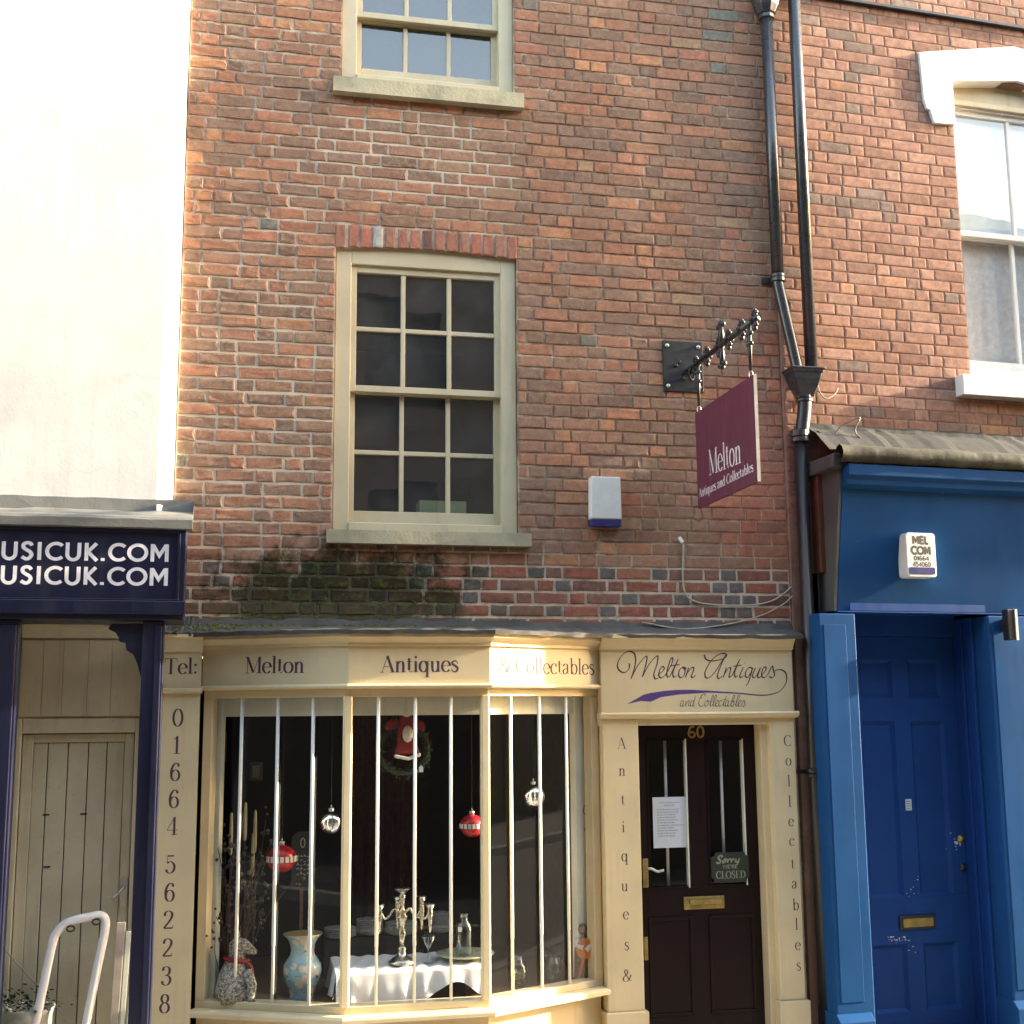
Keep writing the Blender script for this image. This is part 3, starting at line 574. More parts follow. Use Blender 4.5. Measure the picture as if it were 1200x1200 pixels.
# mullions, jambs, panes, bars
def post(p, wdt, dpt, z0, z1): return MB().box(p[0]-wdt/2, p[0]+wdt/2, p[1], p[1]+dpt, z0, z1)
for (px, Y) in ((406.5, -.415), (569.5, -.415)):
    x = X(px, 950, Y); MB().prism([(x-.027, Y+.012), (x-.018, Y), (x+.018, Y), (x+.027, Y+.012), (x+.02, Y+.075), (x-.02, Y+.075)], z_sill, z_gl+.004, 'z').build('mullion', M['cream'], sf, bevel=.003)
for (p0, p1, sgn) in ((PG[0], PG[1], 1), (PG[3], PG[2], -1)):
    d = Vector((p1[0]-p0[0], p1[1]-p0[1])).normalized(); n = Vector((d.y, -d.x)) if sgn > 0 else Vector((-d.y, d.x)); a = Vector(p0); wd = .055 if sgn > 0 else .06
    q = [a, a+d*wd, a+d*wd-n*.07, a-n*.07]; MB().prism([tuple(e) for e in q], z_sill, z_gl, 'z').build('jamb', M['cream'], sf, bevel=.004)
    a2 = a-n*.10; wi = wd+(.012 if sgn > 0 else .045); q = [a2-d*.04, a2+d*wi, a2+d*wi-n*.05, a2-d*.04-n*.05]; MB().prism([tuple(e) for e in q], z_sill, z_gl, 'z').build('inner_jamb', M['inner'], sf, bevel=.003)
GP = inset(PG, .03)
for i in range(3):
    a, b = GP[i], GP[i+1]; MB().add([(a[0], a[1], z_sill-.004), (b[0], b[1], z_sill-.004), (b[0], b[1], z_gl+.004), (a[0], a[1], z_gl+.004)], [(0, 1, 2, 3)]).build('pane', M['shopglass'], sf, recalc=False)
BP = inset(PG, .014)
for i, xs_ in enumerate(((279.5, 322.5, 364.5), (442, 486, 528.5), (599.5, 633.5, 665.5))):
    a, b = Vector((*BP[i], 0)), Vector((*BP[i+1], 0)); d = b-a; N = Vector((d.y, -d.x, 0))
    for px in xs_:
        p = hit(px, 1000, a, N); br = MB().tube([(p.x, p.y, z_sill), (p.x, p.y, z_sill+.3), (p.x, p.y, z_sill+.301), (p.x, p.y, z_head-.01)], [.0085, .0085, .0100, .0100], 10).build('security_bar', M['rod'], sf, smooth=True)
# "Tel:" pilaster on the left
tx0, tx1 = X(186, 900, -.10), X(235, 790, -.10); ttop = Z(212, 744, -.10)
TY = -.10
zt1, zt2 = Z(212, 806, TY), Z(212, 813, TY)
pl = MB().box(tx0, tx1, TY, .02, -.03, zt2).build('pilaster', M['cream'], sf, bevel=.003)
tf = MB().box(tx0, tx1+.004, TY-.004, .02, zt1, Z(212, 765, TY)).build('fascia', M['cream'], sf, bevel=.002)
MB().sweep([(tx0, TY), (tx1+.012, TY)], [(0, zt2), (.03, zt2+.01), (.03, zt1-.006), (0.006, zt1), (-.05, zt1), (-.05, zt2)]).build('moulding', M['cream'], sf, bevel=.002)
MB().sweep([(tx0, TY), (tx1+.01, TY)], [(0, Z(212, 765, TY)), (.02, Z(212, 763, TY)), (.05, Z(212, 749, TY)), (.062, Z(212, 748, TY)), (.062, ttop), (-.05, ttop), (-.05, Z(212, 765, TY))]).build('cornice', M['cream'], sf, bevel=.002)
write(192, 790, 232, 789.5, .088, 'Tel:', SERIF, M['ink'], tf, (0, TY-.004, 0), (0, 1, 0))
for ch, px, py in (('0', 208.5, 841), ('1', 207, 873), ('6', 205.5, 904.5), ('6', 204, 936), ('4', 202, 968), ('5', 200, 1012.5), ('6', 199, 1045.5), ('2', 197.5, 1078), ('2', 196.5, 1110.5), ('3', 195, 1143.5), ('8', 193, 1176)):
    p = at(px, py, TY); ink = Ink((p.x, TY, p.z-.048), (1, 0, 0), (0, 0, 1), (0, -1, 0)); ink.text(ch, SERIF, 0, 0, .096, None, centre=True, weight=.95); ink.mb.build('digit', M['ink'], pl, recalc=False)
# doorway
DY = -.10
dx0, dx1 = X(748, 850, DY), X(904, 900, DY); lx0 = X(707, 900, DY); rx1 = X(933, 900, DY)
z_dt = Z(815, 850, DY); zm0, zm1 = Z(820, 842, DY), Z(820, 834, DY); zpt = Z(820, 761.5, DY); zct = Z(820, 744, DY)
for (a, b) in ((lx0, dx0), (dx1, rx1)):
    pr = MB().box(a, b, DY, .03, Z((728 if a == lx0 else 935), (1186 if a == lx0 else 1172), DY), zm0).build('pilaster', M['cream'], sf, bevel=.006)
    MB().box(a-.015, b+.018, DY-.025, .03, -.03, Z((728 if a == lx0 else 935), (1186 if a == lx0 else 1172), DY)).build('plinth', M['cream'], sf, bevel=.006)
    wd, pts = ('Antiques&', [(728.5, 871), (729, 905), (730, 937), (730.5, 971), (732, 1005), (732, 1040), (733.5, 1073), (734.5, 1109), (735, 1143)]) if a == lx0 else ('Collectables', [(923, 868), (924, 893), (924.5, 915), (925.5, 939), (927, 964), (928, 987), (929, 1012), (931, 1037), (932.5, 1060), (933.5, 1083), (935, 1109), (936, 1133)])
    for ch, (px, py) in zip(wd, pts):
        p = at(px, py, DY); h = .066; ink = Ink((p.x, DY, p.z-(.033 if ch in 'AClb&t' else .021)), (1, 0, 0), (0, 0, 1), (0, -1, 0)); ink.text(ch, SERIF, 0, 0, h, None, centre=True, weight=.85); ink.mb.build('letter', M['ink'], pr, recalc=False)
MB().box(lx0-.012, rx1+.006, DY+.004, .03, z_dt+.002, zm0+.006).build('lintel', M['cream'], sf, bevel=.003)
MB().sweep([(lx0-.02, DY), (rx1+.02, DY)], [(0, zm0), (.03, zm0+.008), (.045, zm1-.012), (.035, zm1), (-.05, zm1), (-.05, zm0)]).build('moulding', M['cream'], sf, bevel=.003)
df = MB().box(lx0-.005, rx1+.003, DY, .03, zm1, zpt+.003).build('fascia', M['cream'], sf, bevel=.003)
MB().sweep([(lx0-.01, DY), (rx1+.006, DY)], [(0, zpt), (.02, zpt+.003), (.025, zpt+.02), (.055, zct-.03), (.07, zct-.025), (.07, zct), (-.06, zct), (-.06, zpt)]).build('cornice', M['cream'], sf, bevel=.003)
# script lettering traced stroke by stroke
SC = 4.615
def scr(o, *strokes, mat=M['ink'], w=8.8, name='lettering', parent=df):
    a = at(700, 740, DY); ink = Ink((0, DY, 0), (1, 0, 0), (0, 0, 1), (0, -1, 0))
    for st in strokes:
        pts = [tuple(q[:2]) for q in catmull([(x, y, 0) for x, y in st], 6)]
        wp = [at(700+x/SC, 740+y/SC, DY) for x, y in pts]; k = .000965*w
        ink.stroke([(p.x, p.z) for p in wp], 'p', 1, 1, 0, 0, k)
    return ink.mb.build(name, mat, parent, recalc=False)
scr(0, [(172, 172), (172, 198), (148, 222), (118, 210), (109, 178), (128, 136), (165, 108), (198, 118), (207, 158), (197, 210), (182, 256)], [(182, 256), (215, 190), (252, 142), (268, 138), (262, 180), (243, 247)],
    [(243, 247), (275, 185), (310, 142), (327, 135), (322, 178), (306, 228), (312, 256), (330, 252)], [(325, 237), (352, 216), (362, 199), (350, 190), (337, 210), (333, 240), (346, 251), (366, 238)],
    [(366, 238), (395, 190), (408, 156), (401, 142), (389, 170), (376, 220), (379, 246), (392, 243)], [(392, 243), (425, 175), (438, 148)], [(432, 162), (409, 220), (413, 247), (428, 240)], [(396, 186), (445, 179)],
    [(463, 194), (446, 206), (439, 234), (450, 250), (468, 238), (474, 210), (462, 193), (482, 201)], [(494, 195), (476, 250)], [(478, 238), (505, 200), (520, 196), (518, 215), (508, 241), (516, 250), (531, 236)],
    [(578, 126), (586, 148), (612, 159), (650, 156), (686, 145), (699, 131), (690, 120), (664, 122), (630, 143), (600, 182), (582, 222), (586, 248), (604, 250), (632, 224), (664, 176), (694, 128)], [(694, 128), (668, 184), (650, 234), (656, 255), (675, 242)],
    [(698, 195), (680, 250)], [(683, 238), (708, 200), (721, 198), (716, 225), (713, 247), (728, 240)], [(728, 240), (760, 170), (773, 148)], [(766, 160), (743, 220), (746, 247), (760, 239)], [(734, 189), (780, 182)],
    [(789, 195), (771, 236), (776, 250), (790, 238)], [(797, 172), (799, 168)], [(838, 200), (820, 195), (804, 215), (800, 241), (813, 248), (829, 225), (840, 197), (819, 268), (804, 293)],
    [(855, 197), (839, 236), (846, 250), (863, 235), (881, 197), (867, 240), (875, 250), (888, 240)], [(888, 236), (906, 216), (913, 200), (903, 192), (891, 212), (889, 240), (901, 250), (920, 235)],
    [(920, 235), (945, 189), (951, 207), (958, 236), (945, 250), (929, 244)], [(955, 215), (973, 208), (1000, 209), (1021, 230), (1021, 275), (990, 320), (940, 340), (880, 345), (780, 336), (700, 329)])
def smalls(x, y, s, word):
    G = {'a': (46, [[(30, -50), (12, -54), (0, -35), (-2, -8), (9, 0), (22, -20), (32, -52), (22, -12), (28, 0), (42, -10)]]), 'n': (52, [[(10, -54), (0, 0)], [(2, -12), (25, -50), (38, -54), (34, -28), (30, -4), (46, -10)]]),
         'd': (50, [[(30, -50), (12, -54), (0, -35), (-2, -8), (9, 0), (22, -20), (50, -105)], [(45, -90), (24, -12), (28, 0), (44, -10)]]), 'o': (44, [[(22, -56), (6, -44), (0, -16), (10, 0), (28, -12), (34, -40), (22, -57), (42, -48)]]), 'l': (28, [[(0, -10), (29, -60), (42, -94), (35, -108), (23, -80), (10, -30), (13, -3), (26, -8)]]),
         'e': (36, [[(-4, -13), (22, -34), (32, -50), (20, -60), (8, -40), (4, -10), (16, 1), (34, -12)]]), 'c': (34, [[(30, -46), (20, -57), (6, -42), (0, -12), (12, 0), (32, -12)]]), 't': (32, [[(-2, -8), (32, -75), (44, -102)], [(38, -88), (14, -30), (18, -3), (32, -10)], [(4, -64), (46, -70)]]),
         'b': (46, [[(0, -10), (30, -65), (44, -98), (36, -108), (22, -75), (8, -20), (16, 0), (32, -12), (36, -40), (26, -50), (44, -52)]]), 's': (36, [[(-4, -12), (22, -60), (28, -42), (34, -14), (22, 0), (6, -6)]]), 'C': (62, [[(55, -98), (66, -110), (60, -122), (35, -112), (8, -60), (6, -16), (28, 2), (58, -14)], [(40, -112), (24, -90), (34, -80)]]), ' ': (26, [])}
    out = []
    for c in word:
        adv, st = G[c]; out += [[(x+px*s, y+py*s) for px, py in q] for q in st]; x += adv*s
    return out
scr(0, *smalls(450, 405, .555, 'and Collectables'), w=4.4)
ink = Ink((0, DY, 0), (1, 0, 0), (0, 0, 1), (0, -1, 0))
for q in ([(160, 393), (250, 342), (290, 332), (235, 376)], [(235, 376), (290, 332), (370, 320), (290, 380)], [(290, 380), (370, 320), (430, 316), (345, 355)], [(345, 355), (430, 316), (500, 315), (450, 340)], [(450, 340), (500, 315), (640, 322), (600, 331)], [(600, 331), (640, 322), (790, 334), (790, 338)]):
    ink.fill([(at(700+x/SC, 740+y/SC, DY).x, at(700+x/SC, 740+y/SC, DY).z) for x, y in q])
ink.mb.build('swoosh', M['swoosh'], df, recalc=False)
# door frame and door
FY = .02
fx1 = X(889, 950, FY); fx0 = dx0-.002
MB().box(fx1, dx1+.01, FY-.07, FY+.08, -.03, z_dt+.004).box(fx0-.03, fx0, FY-.07, FY+.08, -.03, z_dt+.004).build('door_frame', M['cream'], sf, bevel=.005)
d0, d1 = fx0+.002, fx1-.002; dz = z_dt+.03; EY = .04
pn = []
for (a, b, c, e) in ((757, 805, 866, 1041), (827, 872, 866, 1038)):
    pn.append((X(a+2, 950, EY), X(b+1, 950, EY), Z((a+b)/2, e, EY), Z((a+b)/2, c, EY)))
dm = MB(); wall_boxes(dm, d0, d1, .02, dz, pn, EY, EY+.045); door = dm.build('door', M['maroon'], sf, bevel=.002)
for (a, b, c, e) in pn:
    MB().add([(a, EY+.025, c), (b, EY+.025, c), (b, EY+.025, e), (a, EY+.025, e)], [(0, 1, 2, 3)]).build('pane', M['shopglass'], door, recalc=False)
    t = .009; MB().box(a, a+t, EY-.006, EY+.03, c, e).box(a+t, b-t, EY-.006, EY+.03, c, c+t).box(a+t, b-t, EY-.006, EY+.03, e-t, e).build('glazing_bead', M['maroon'], door)
    MB().box(b-t, b, EY-.006, EY+.03, c, e).build('glazing_bead', M['inner'], door)  # right bead in pale paint: its bright highlight is put into the colour
for px, py0, py1 in ((781, 868, 1040), (846.5, 868, 1030)):
    x = X(px, 950, EY+.09); MB().tube([(x, EY+.09, Z(px, py1, EY+.09)), (x, EY+.09, Z(px, py0, EY+.09))], .010, 10).build('security_bar', M['rod'], door, smooth=True)
for px0, px1 in ((757, 812), (828, 884)):
    a, b = X(px0+3, 1100, EY), X(px1, 1100, EY); zt_, zb_ = Z(800, 1078, EY), Z(800, 1186, EY); t = .02
    MB().box(a, b, EY-.009, EY, zt_, zt_+t).box(a, b, EY-.009, EY, zb_-t, zb_).box(a, a+t, EY-.009, EY, zb_, zt_).box(b-t, b, EY-.009, EY, zb_, zt_).build('panel_moulding', M['maroon'], door, bevel=.004)
lb0, lb1 = at(801, 1066, EY), at(848, 1049, EY)
lb = MB().box(lb0.x, lb1.x, EY-.012, EY+.002, lb0.z, lb1.z).build('letterbox', M['brass'], door, bevel=.004)
MB().box(lb0.x+.035, lb1.x-.02, EY-.02, EY-.010, lb0.z+.03, lb1.z-.022).build('flap', M['brass'], lb, bevel=.004)
h = at(756, 1020, EY); hd = MB().box(h.x-.018, h.x+.018, EY-.01, EY, h.z-.10, h.z+.07).build('handle', M['brass'], door, bevel=.004)
MB().tube(catmull([(h.x, EY-.01, h.z+.015), (h.x, EY-.055, h.z+.016), (h.x+.02, EY-.06, h.z+.016), (h.x+.06, EY-.055, h.z-.002), (h.x+.1, EY-.055, h.z+.004)], 5), .008, 8).build('lever', M['steel'], hd, smooth=True)
g = at(757, 1113, EY); MB().box(g.x-.012, g.x+.012, EY-.006, EY, g.z-.06, g.z+.075).build('lock_plate', M['brass'], door, bevel=.003)
a, b = at(806, 865, EY), at(826, 865, EY); ink = Ink((a.x, EY-.001, a.z), (1, 0, 0), (0, 0, 1), (0, -1, 0)); ink.text('60', SANS, 0, 0, .075, b.x-a.x, uw=.16); ink.mb.build('house_number', M['gold'], door, recalc=False)
MB().box(dx0-.03, dx1+.03, -.16, .12, -.03, .018).build('doorstep', M['slab'], sf, bevel=.01)
# notice and closed sign
a, b = at(766, 994, EY+.012), at(805, 933.5, EY+.012)
pz = MB().box(a.x, b.x, EY+.010, EY+.014, a.z, b.z).build('paper_notice', M['paper'], label='sheet of white paper with printed notice taped inside the left pane of the maroon door', cat='notice')
ink = Ink((a.x, EY+.010, a.z), (1, 0, 0), (0, 0, 1), (0, -1, 0)); W_, H_ = b.x-a.x, b.z-a.z
for k in range(13):
    u0, u1 = (.2, .8) if k == 0 else (.33, .62) if k == 1 else (.12, rnd.uniform(.6, .9)); yy = H_*(.88-.052*k-(.03 if k > 1 else 0)); x = u0
    while x < u1: l = rnd.uniform(.03, .1); ink.fill([(W_*x, yy), (W_*min(u1, x+l), yy), (W_*min(u1, x+l), yy+.005), (W_*x, yy+.005)]); x += l+.018
ink.mb.build('print', M['printg'], pz, recalc=False)
a, b = at(834, 1035, EY-.01), at(877, 998, EY-.01); w_, h_ = b.x-a.x, b.z-a.z
cp = [(a.x+.02, a.z), (b.x-.02, a.z), (b.x-.015, a.z+.02), (b.x, a.z+.03), (b.x, b.z-.03), (b.x-.02, b.z-.02), (b.x-.03, b.z), (a.x+.03, b.z), (a.x+.02, b.z-.02), (a.x, b.z-.03), (a.x, a.z+.03), (a.x+.015, a.z+.02)]
cs = MB().prism(cp, EY-.012, EY-.004).build('closed_sign', M['green'], bevel=.001, label='dark green shaped sign reading Sorry we\'re CLOSED hanging in the right door pane', cat='sign')
ink = Ink((a.x, EY-.012, a.z), (1, 0, 0), (0, 0, 1), (0, -1, 0)); ink.text('CLOSED', SERIF, w_*.12, h_*.14, h_*.24, w_*.78, weight=1.25)
ink.text("WE'RE", SANS, w_*.3, h_*.46, h_*.13, w_*.4, uw=.14)
for st in ([(.30, .84), (.27, .90), (.2, .87), (.21, .79), (.25, .72), (.22, .65), (.13, .67)], [(.36, .78), (.31, .72), (.33, .66), (.38, .7), (.36, .78), (.42, .76)], [(.45, .78), (.43, .66)], [(.44, .71), (.48, .77), (.52, .77)], [(.55, .78), (.53, .66)], [(.54, .71), (.58, .77), (.62, .77)], [(.66, .78), (.65, .69), (.7, .68), (.75, .79), (.7, .62), (.63, .55)]):
    ink.stroke([(x*w_, y*h_) for x, y in sp(*st)], 'p', uw=.011)
ink.mb.build('lettering', M['gletter'], cs, recalc=False)
# lead ledge over the shopfront
led = inset(PA, -.075); rg = random.Random(5); prof_pts = [(X(193, 740, -.12), -.15), (led[0][0]-.02, -.155), led[1], led[2], (led[3][0]+.02, -.16), (X(942, 742, -.18), -.17)]
path = []
for i in range(len(prof_pts)-1):
    for k in range(14): t = k/14; path.append((prof_pts[i][0]*(1-t)+prof_pts[i+1][0]*t, prof_pts[i][1]*(1-t)+prof_pts[i+1][1]*t))
path.append(prof_pts[-1]); lv = []; lf = []; zl = z_led+.004
for i, (x, y) in enumerate(path):
    j = lambda s: rg.uniform(-s, s)
    lv += [(x, y+.02, zl), (x, y-.004+j(.005), zl-.016+j(.004)), (x, y-.012+j(.006), zl+.006+j(.004)), (x, y*.55, zl+.028+j(.006)), (x, -.012, zl+.06+j(.006)), (x, -.004, zl+.095+j(.014)), (x, .02, zl+.10)]
for i in range(len(path)-1):
    for k in range(6): lf.append((i*7+k, i*7+k+1, (i+1)*7+k+1, (i+1)*7+k))
MB().add(lv, lf).build('lead_flashing', M['lead'], sf, smooth=False)
# moss tufts along the ledge and in the joints below the window
mv = MB(); rg = random.Random(11)
for i in range(1500):
    x = rg.gauss(.35, .45); 
    if not -.4 < x < 1.5: continue
    if i < 700: yy = rg.uniform(-.16, -.012); t = (yy+.17)/.16; zz = zl+.015+.05*t
    else: yy = -.003; k = rg.randrange(1, 8); zz = zs[0]+k*CH+(rg.uniform(-.008, .008) if rg.random() < .6 else rg.uniform(0, CH))
    r = rg.uniform(.004, .010) if i < 700 else rg.uniform(.0025, .0055)
    if i >= 700 and ((x-.55)/.8)**2+((zz-2.74)/.32)**2 > rg.uniform(.3, 1.3): continue
    mv.add([(x-r*1.6, yy, zz-r*.4), (x, yy-r*.9, zz-r*.3), (x+r*1.6, yy, zz-r*.4), (x+r*.3, yy-.2*r, zz+r*1.1)], [(0, 1, 3), (1, 2, 3), (0, 3, 2), (0, 2, 1)])
mv.build('moss', M['moss'], kind='stuff', label='dark green moss growing on the ledge and brick joints below the middle window', cat='moss')

# ================================================================== SHOP INTERIOR AND WINDOW DISPLAY
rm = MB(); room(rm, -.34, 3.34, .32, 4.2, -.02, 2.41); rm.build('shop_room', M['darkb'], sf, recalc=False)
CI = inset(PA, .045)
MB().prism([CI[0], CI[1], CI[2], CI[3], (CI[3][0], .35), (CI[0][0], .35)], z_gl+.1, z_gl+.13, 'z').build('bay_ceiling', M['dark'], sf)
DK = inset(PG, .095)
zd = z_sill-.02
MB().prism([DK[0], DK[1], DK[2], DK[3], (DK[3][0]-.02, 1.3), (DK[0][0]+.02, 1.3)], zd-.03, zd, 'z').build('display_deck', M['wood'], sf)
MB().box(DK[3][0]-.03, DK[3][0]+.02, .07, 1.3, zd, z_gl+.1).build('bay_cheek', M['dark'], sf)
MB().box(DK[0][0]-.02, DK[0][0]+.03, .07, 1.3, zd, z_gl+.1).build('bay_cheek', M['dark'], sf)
# low table under a white cloth
TYf, TYb = -.25, .22; ztt = Z(480, 1136, TYf); ta, tb = X(398, 1136, TYf), X(566, 1136, TYf)
tbl = thing('display_table', ((ta+tb)/2, 0, zd), 'low wooden display table hidden under the white cloth in the bay window', 'table')
MB().box(ta+.04, tb-.04, TYf+.04, TYb-.03, ztt-.03, ztt-.006).build('table_top', M['wood'], tbl)
for lx in (ta+.06, tb-.09):
    for ly in (TYf+.06, TYb-.08): MB().box(lx, lx+.03, ly, ly+.03, zd, ztt-.03).build('leg', M['wood'], tbl)
cv, cf = [], []; nx, ny = 60, 26; rg = random.Random(4)
for j in range(ny+1):
    for i in range(nx+1):
        x = ta-.02+(tb-ta+.04)*i/nx; t = j/ny
        if j <= 10: y = TYb-(TYb-TYf)*j/10; zz = ztt+.004*math.sin(i*.9+j)
        else:
            s_ = (j-10)/(ny-10); fold = math.sin(i*.34+math.sin(i*.17)*3)*.016*s_+math.sin(i*.9)*.005*s_
            y = TYf-.012-abs(.02*s_)+fold*.7; low = zd+.012+.085*max(0, math.sin((i-34)/26*math.pi))**2*(1 if i > 34 else 0)+.006*math.sin(i*.21)**2; zz = ztt*(1-s_)+low*s_
        cv.append((x, y, zz))
for j in range(ny):
    for i in range(nx): a = j*(nx+1)+i; cf.append((a, a+1, a+nx+2, a+nx+1))
cl = MB().add(cv, cf)
sd = []
for (xe, sg) in ((ta-.02, -1), (tb+.02, 1)):       # hanging side falls
    vs = []; 
    for j in range(9):
        for i in range(11): s_ = j/8; vs.append((xe+sg*(.012*s_+.02*s_*math.sin(i*1.3)), TYb-(TYb-TYf)*i/10, ztt*(1-s_)+(zd+.02)*s_))
    cl.add(vs, [(j*11+i, j*11+i+1, (j+1)*11+i+1, (j+1)*11+i) for j in range(8) for i in range(10)])
cl.build('tablecloth', M['cloth'], smooth=True, recalc=False, label='white cloth hanging in folds over the low table in the bay window', cat='tablecloth')
# candelabra
cb = at(471, 1131, -.10); cz = ztt+.004; H = Z(472, 1041, -.10)-cz; c0 = (cb.x, -.10, cz)
cn = thing('candelabra', c0, 'branched silver candelabra standing in the middle of the white tablecloth', 'candelabra')
MB().lathe(c0, [(0, .003), (.075, .002), (.078, .012), (.055, .03), (.032, .045), (.02, .07), (.026, .085), (.014, .1)], 20).build('base', M['silver'], cn, smooth=True)
MB().lathe(c0, [(.012, .095), (.017, .13), (.024, .17), (.013, .2), (.019, .22), (.027, .245), (.03, .26), (.018, .275), (.026, .285), (.012, .30), (.010, H*.75), (.016, H*.85), (.02, H*.9), (.012, H*.93), (.03, H*.965), (.05, H), (.048, H-.004), (.0, H-.02)], 16).build('stem', M['silver'], cn, smooth=True)
for ang, rad, top in ((185, .13, .33), (15, .12, .36), (-25, .165, .33), (95, .13, .35)):
    ca, sa = math.cos(R(ang)), math.sin(R(ang)); pt = lambda r_, z_: (c0[0]+ca*r_, c0[1]+sa*r_, cz+z_)
    ar = MB().tube(catmull([pt(.015, .275), pt(.045, .30), pt(.075, .265), pt(rad-.03, .25), pt(rad-.005, .29)], 5), .006, 8).build('arm', M['silver'], cn, smooth=True)
    MB().lathe(pt(rad, 0), [(0, .17), (.006, .18), (.012, .24), (.017, .29), (.014, top-.03), (.028, top), (.024, top-.002), (0, top-.03)], 12).build('cup', M['silver'], ar, smooth=True)
# glass, bottle, plate
p = at(502, 1131, -.12); MB().lathe((p.x, -.12, ztt+.003), [(.03, .002), (.03, .004), (.005, .008), (.004, .075), (.01, .085), (.046, .15), (.044, .15), (.006, .083)], 20).build('cocktail_glass', M['clear'], smooth=True, label='stemmed cocktail glass on the white cloth right of the candelabra', cat='glass')
p = at(544, 1125, -.02); pp = (p.x+.0, -.05, ztt+.004)
plt = MB().lathe(pp, [(0, .012), (.09, .012), (.15, .024), (.17, .032), (.168, .036), (.1, .02), (0, .018)], 28).build('plate', plain('cream_glaze', (.52, .54, .36), .3), smooth=True, label='wide pale green plate under the glass bottle on the white cloth', cat='plate')
bo = thing('glass_bottle', (pp[0]-.005, pp[1], pp[2]+.02), 'clear empty glass bottle with white tag standing on the pale plate', 'bottle'); b0 = (pp[0]-.005, pp[1], pp[2]+.02)
MB().lathe(b0, [(0, .002), (.048, .002), (.05, .01), (.05, .15), (.044, .175), (.026, .195), (.022, .2), (.022, .222), (.026, .224), (.026, .232), (.02, .233), (.02, .2), (.04, .17), (.046, .15), (.046, .01), (0, .008)], 22).build('bottle', M['clear'], bo, smooth=True)
MB().box(b0[0]-.045, b0[0]-.022, b0[1]-.055, b0[1]-.0535, b0[2]+.14, b0[2]+.165).build('price_tag', M['paper'], bo)
# vase
vy = -.02; v0 = at(354, 1182, vy); vs_ = .0051; vb = (X(354, 1150, vy), vy, zd); hv = Z(354, 1094, vy)-zd
prof = [(.0, .0), (.068, .0), (.072, .01), (.066, .06), (.075, .16), (.098, .3), (.108, .42), (.104, .52), (.088, .6), (.07, .67), (.064, .74), (.07, .84), (.085, .93), (.107, .985), (.109, 1), (.103, 1), (.08, .93), (.058, .8)]
vz = thing('vase', vb, 'tall pale blue painted vase with gilt flared rim in the left bay light', 'vase')
MB().lathe(vb, [(r_, z_*hv) for r_, z_ in prof], 32).build('body', M['vase'], vz, smooth=True)
MB().lathe(vb, [(.107, .988*hv), (.1105, .996*hv), (.1095, 1.006*hv), (.10, 1.004*hv)], 32).build('rim', plain('gilt_rim', (.55, .42, .2), .35, .6), vz, smooth=True)
# seated animal figurine with red collar
my = -.03; mb0 = Vector((X(276, 1150, my), my, zd)); hm = Z(280, 1098, my)-zd
fg = thing('animal_figurine', mb0, 'mottled grey seated animal figurine with red collar, snout to the right', 'figurine')
def P(x, z, y=0): return (mb0.x+x, mb0.y+y, mb0.z+z*hm)
sk = MB().tube([P(.0, .0), P(0, .03), P(-.008, .2), P(-.005, .42), P(0, .6), P(.005, .72), P(.012, .80), P(.01, .9), P(.012, .97), P(.013, .99)], [.03, .098, .105, .09, .062, .045, .052, .05, .03, .004], 18)
sk.tube([P(.01, .86), P(.04, .855, -.01), P(.075, .81, -.02), P(.105, .765, -.028), P(.112, .755, -.03)], [.046, .042, .028, .015, .004], 12)
for s_ in (-1, 1): sk.tube([P(.0, .93, .028*s_), P(.008, 1.03, .035*s_), P(.012, 1.09, .036*s_)], [.016, .014, .003], 8, flat=.5)
sk.tube([P(.06, .5, -.06), P(.09, .3, -.09), P(.085, .12, -.085), P(.09, .02, -.1)], [.03, .026, .022, .028], 10)
sk.build('body', M['fur'], fg, smooth=True)
MB().tube([P(.005+.062*math.cos(t), .665+.05*math.cos(t)*-.5, .062*math.sin(t)) for t in [i*math.pi/9 for i in range(18)]], .013, 8, closed=True).tube([P(.055, .64, -.03), P(.085, .55, -.05), P(.1, .44, -.055)], [.012, .016, .005], 8, flat=.5).build('collar', M['redc'], fg, smooth=True)
# dried stems and reeds in the left corner
rg = random.Random(21); dr = thing('dried_flowers', (X(262, 1150, .12), .12, zd), 'brown tangle of dried flower stems in the left corner of the bay', 'dried flowers')
st = MB(); hdm = MB()
for i in range(46):
    bx = rg.uniform(-.05, .12); p0 = Vector((dr.location.x+bx*.4, .12+rg.uniform(-.04, .04), zd)); p3 = p0+Vector((rg.gauss(.02, .14), rg.gauss(0, .07), rg.uniform(.35, 1.0)))
    p3.x = max(p3.x, DK[0][0]+.06); pm_ = (p0+p3)/2+Vector((rg.gauss(0, .03), 0, .05)); st.tube(catmull([p0, pm_, p3], 4), .0022, 5)
    for k in range(5): q = p3+Vector((rg.gauss(0, .022), rg.gauss(0, .02), rg.gauss(-.02, .04))); hdm.ball(q, rg.uniform(.006, .014), 6, 4)
st.build('stems', M['twig'], dr, kind='stuff'); hdm.build('seed_heads', M['twig'], dr, kind='stuff')
rd = thing('reed_bundle', (X(285, 1150, .16), .16, zd), 'pale dried bulrush reeds standing behind the animal figurine', 'reeds')
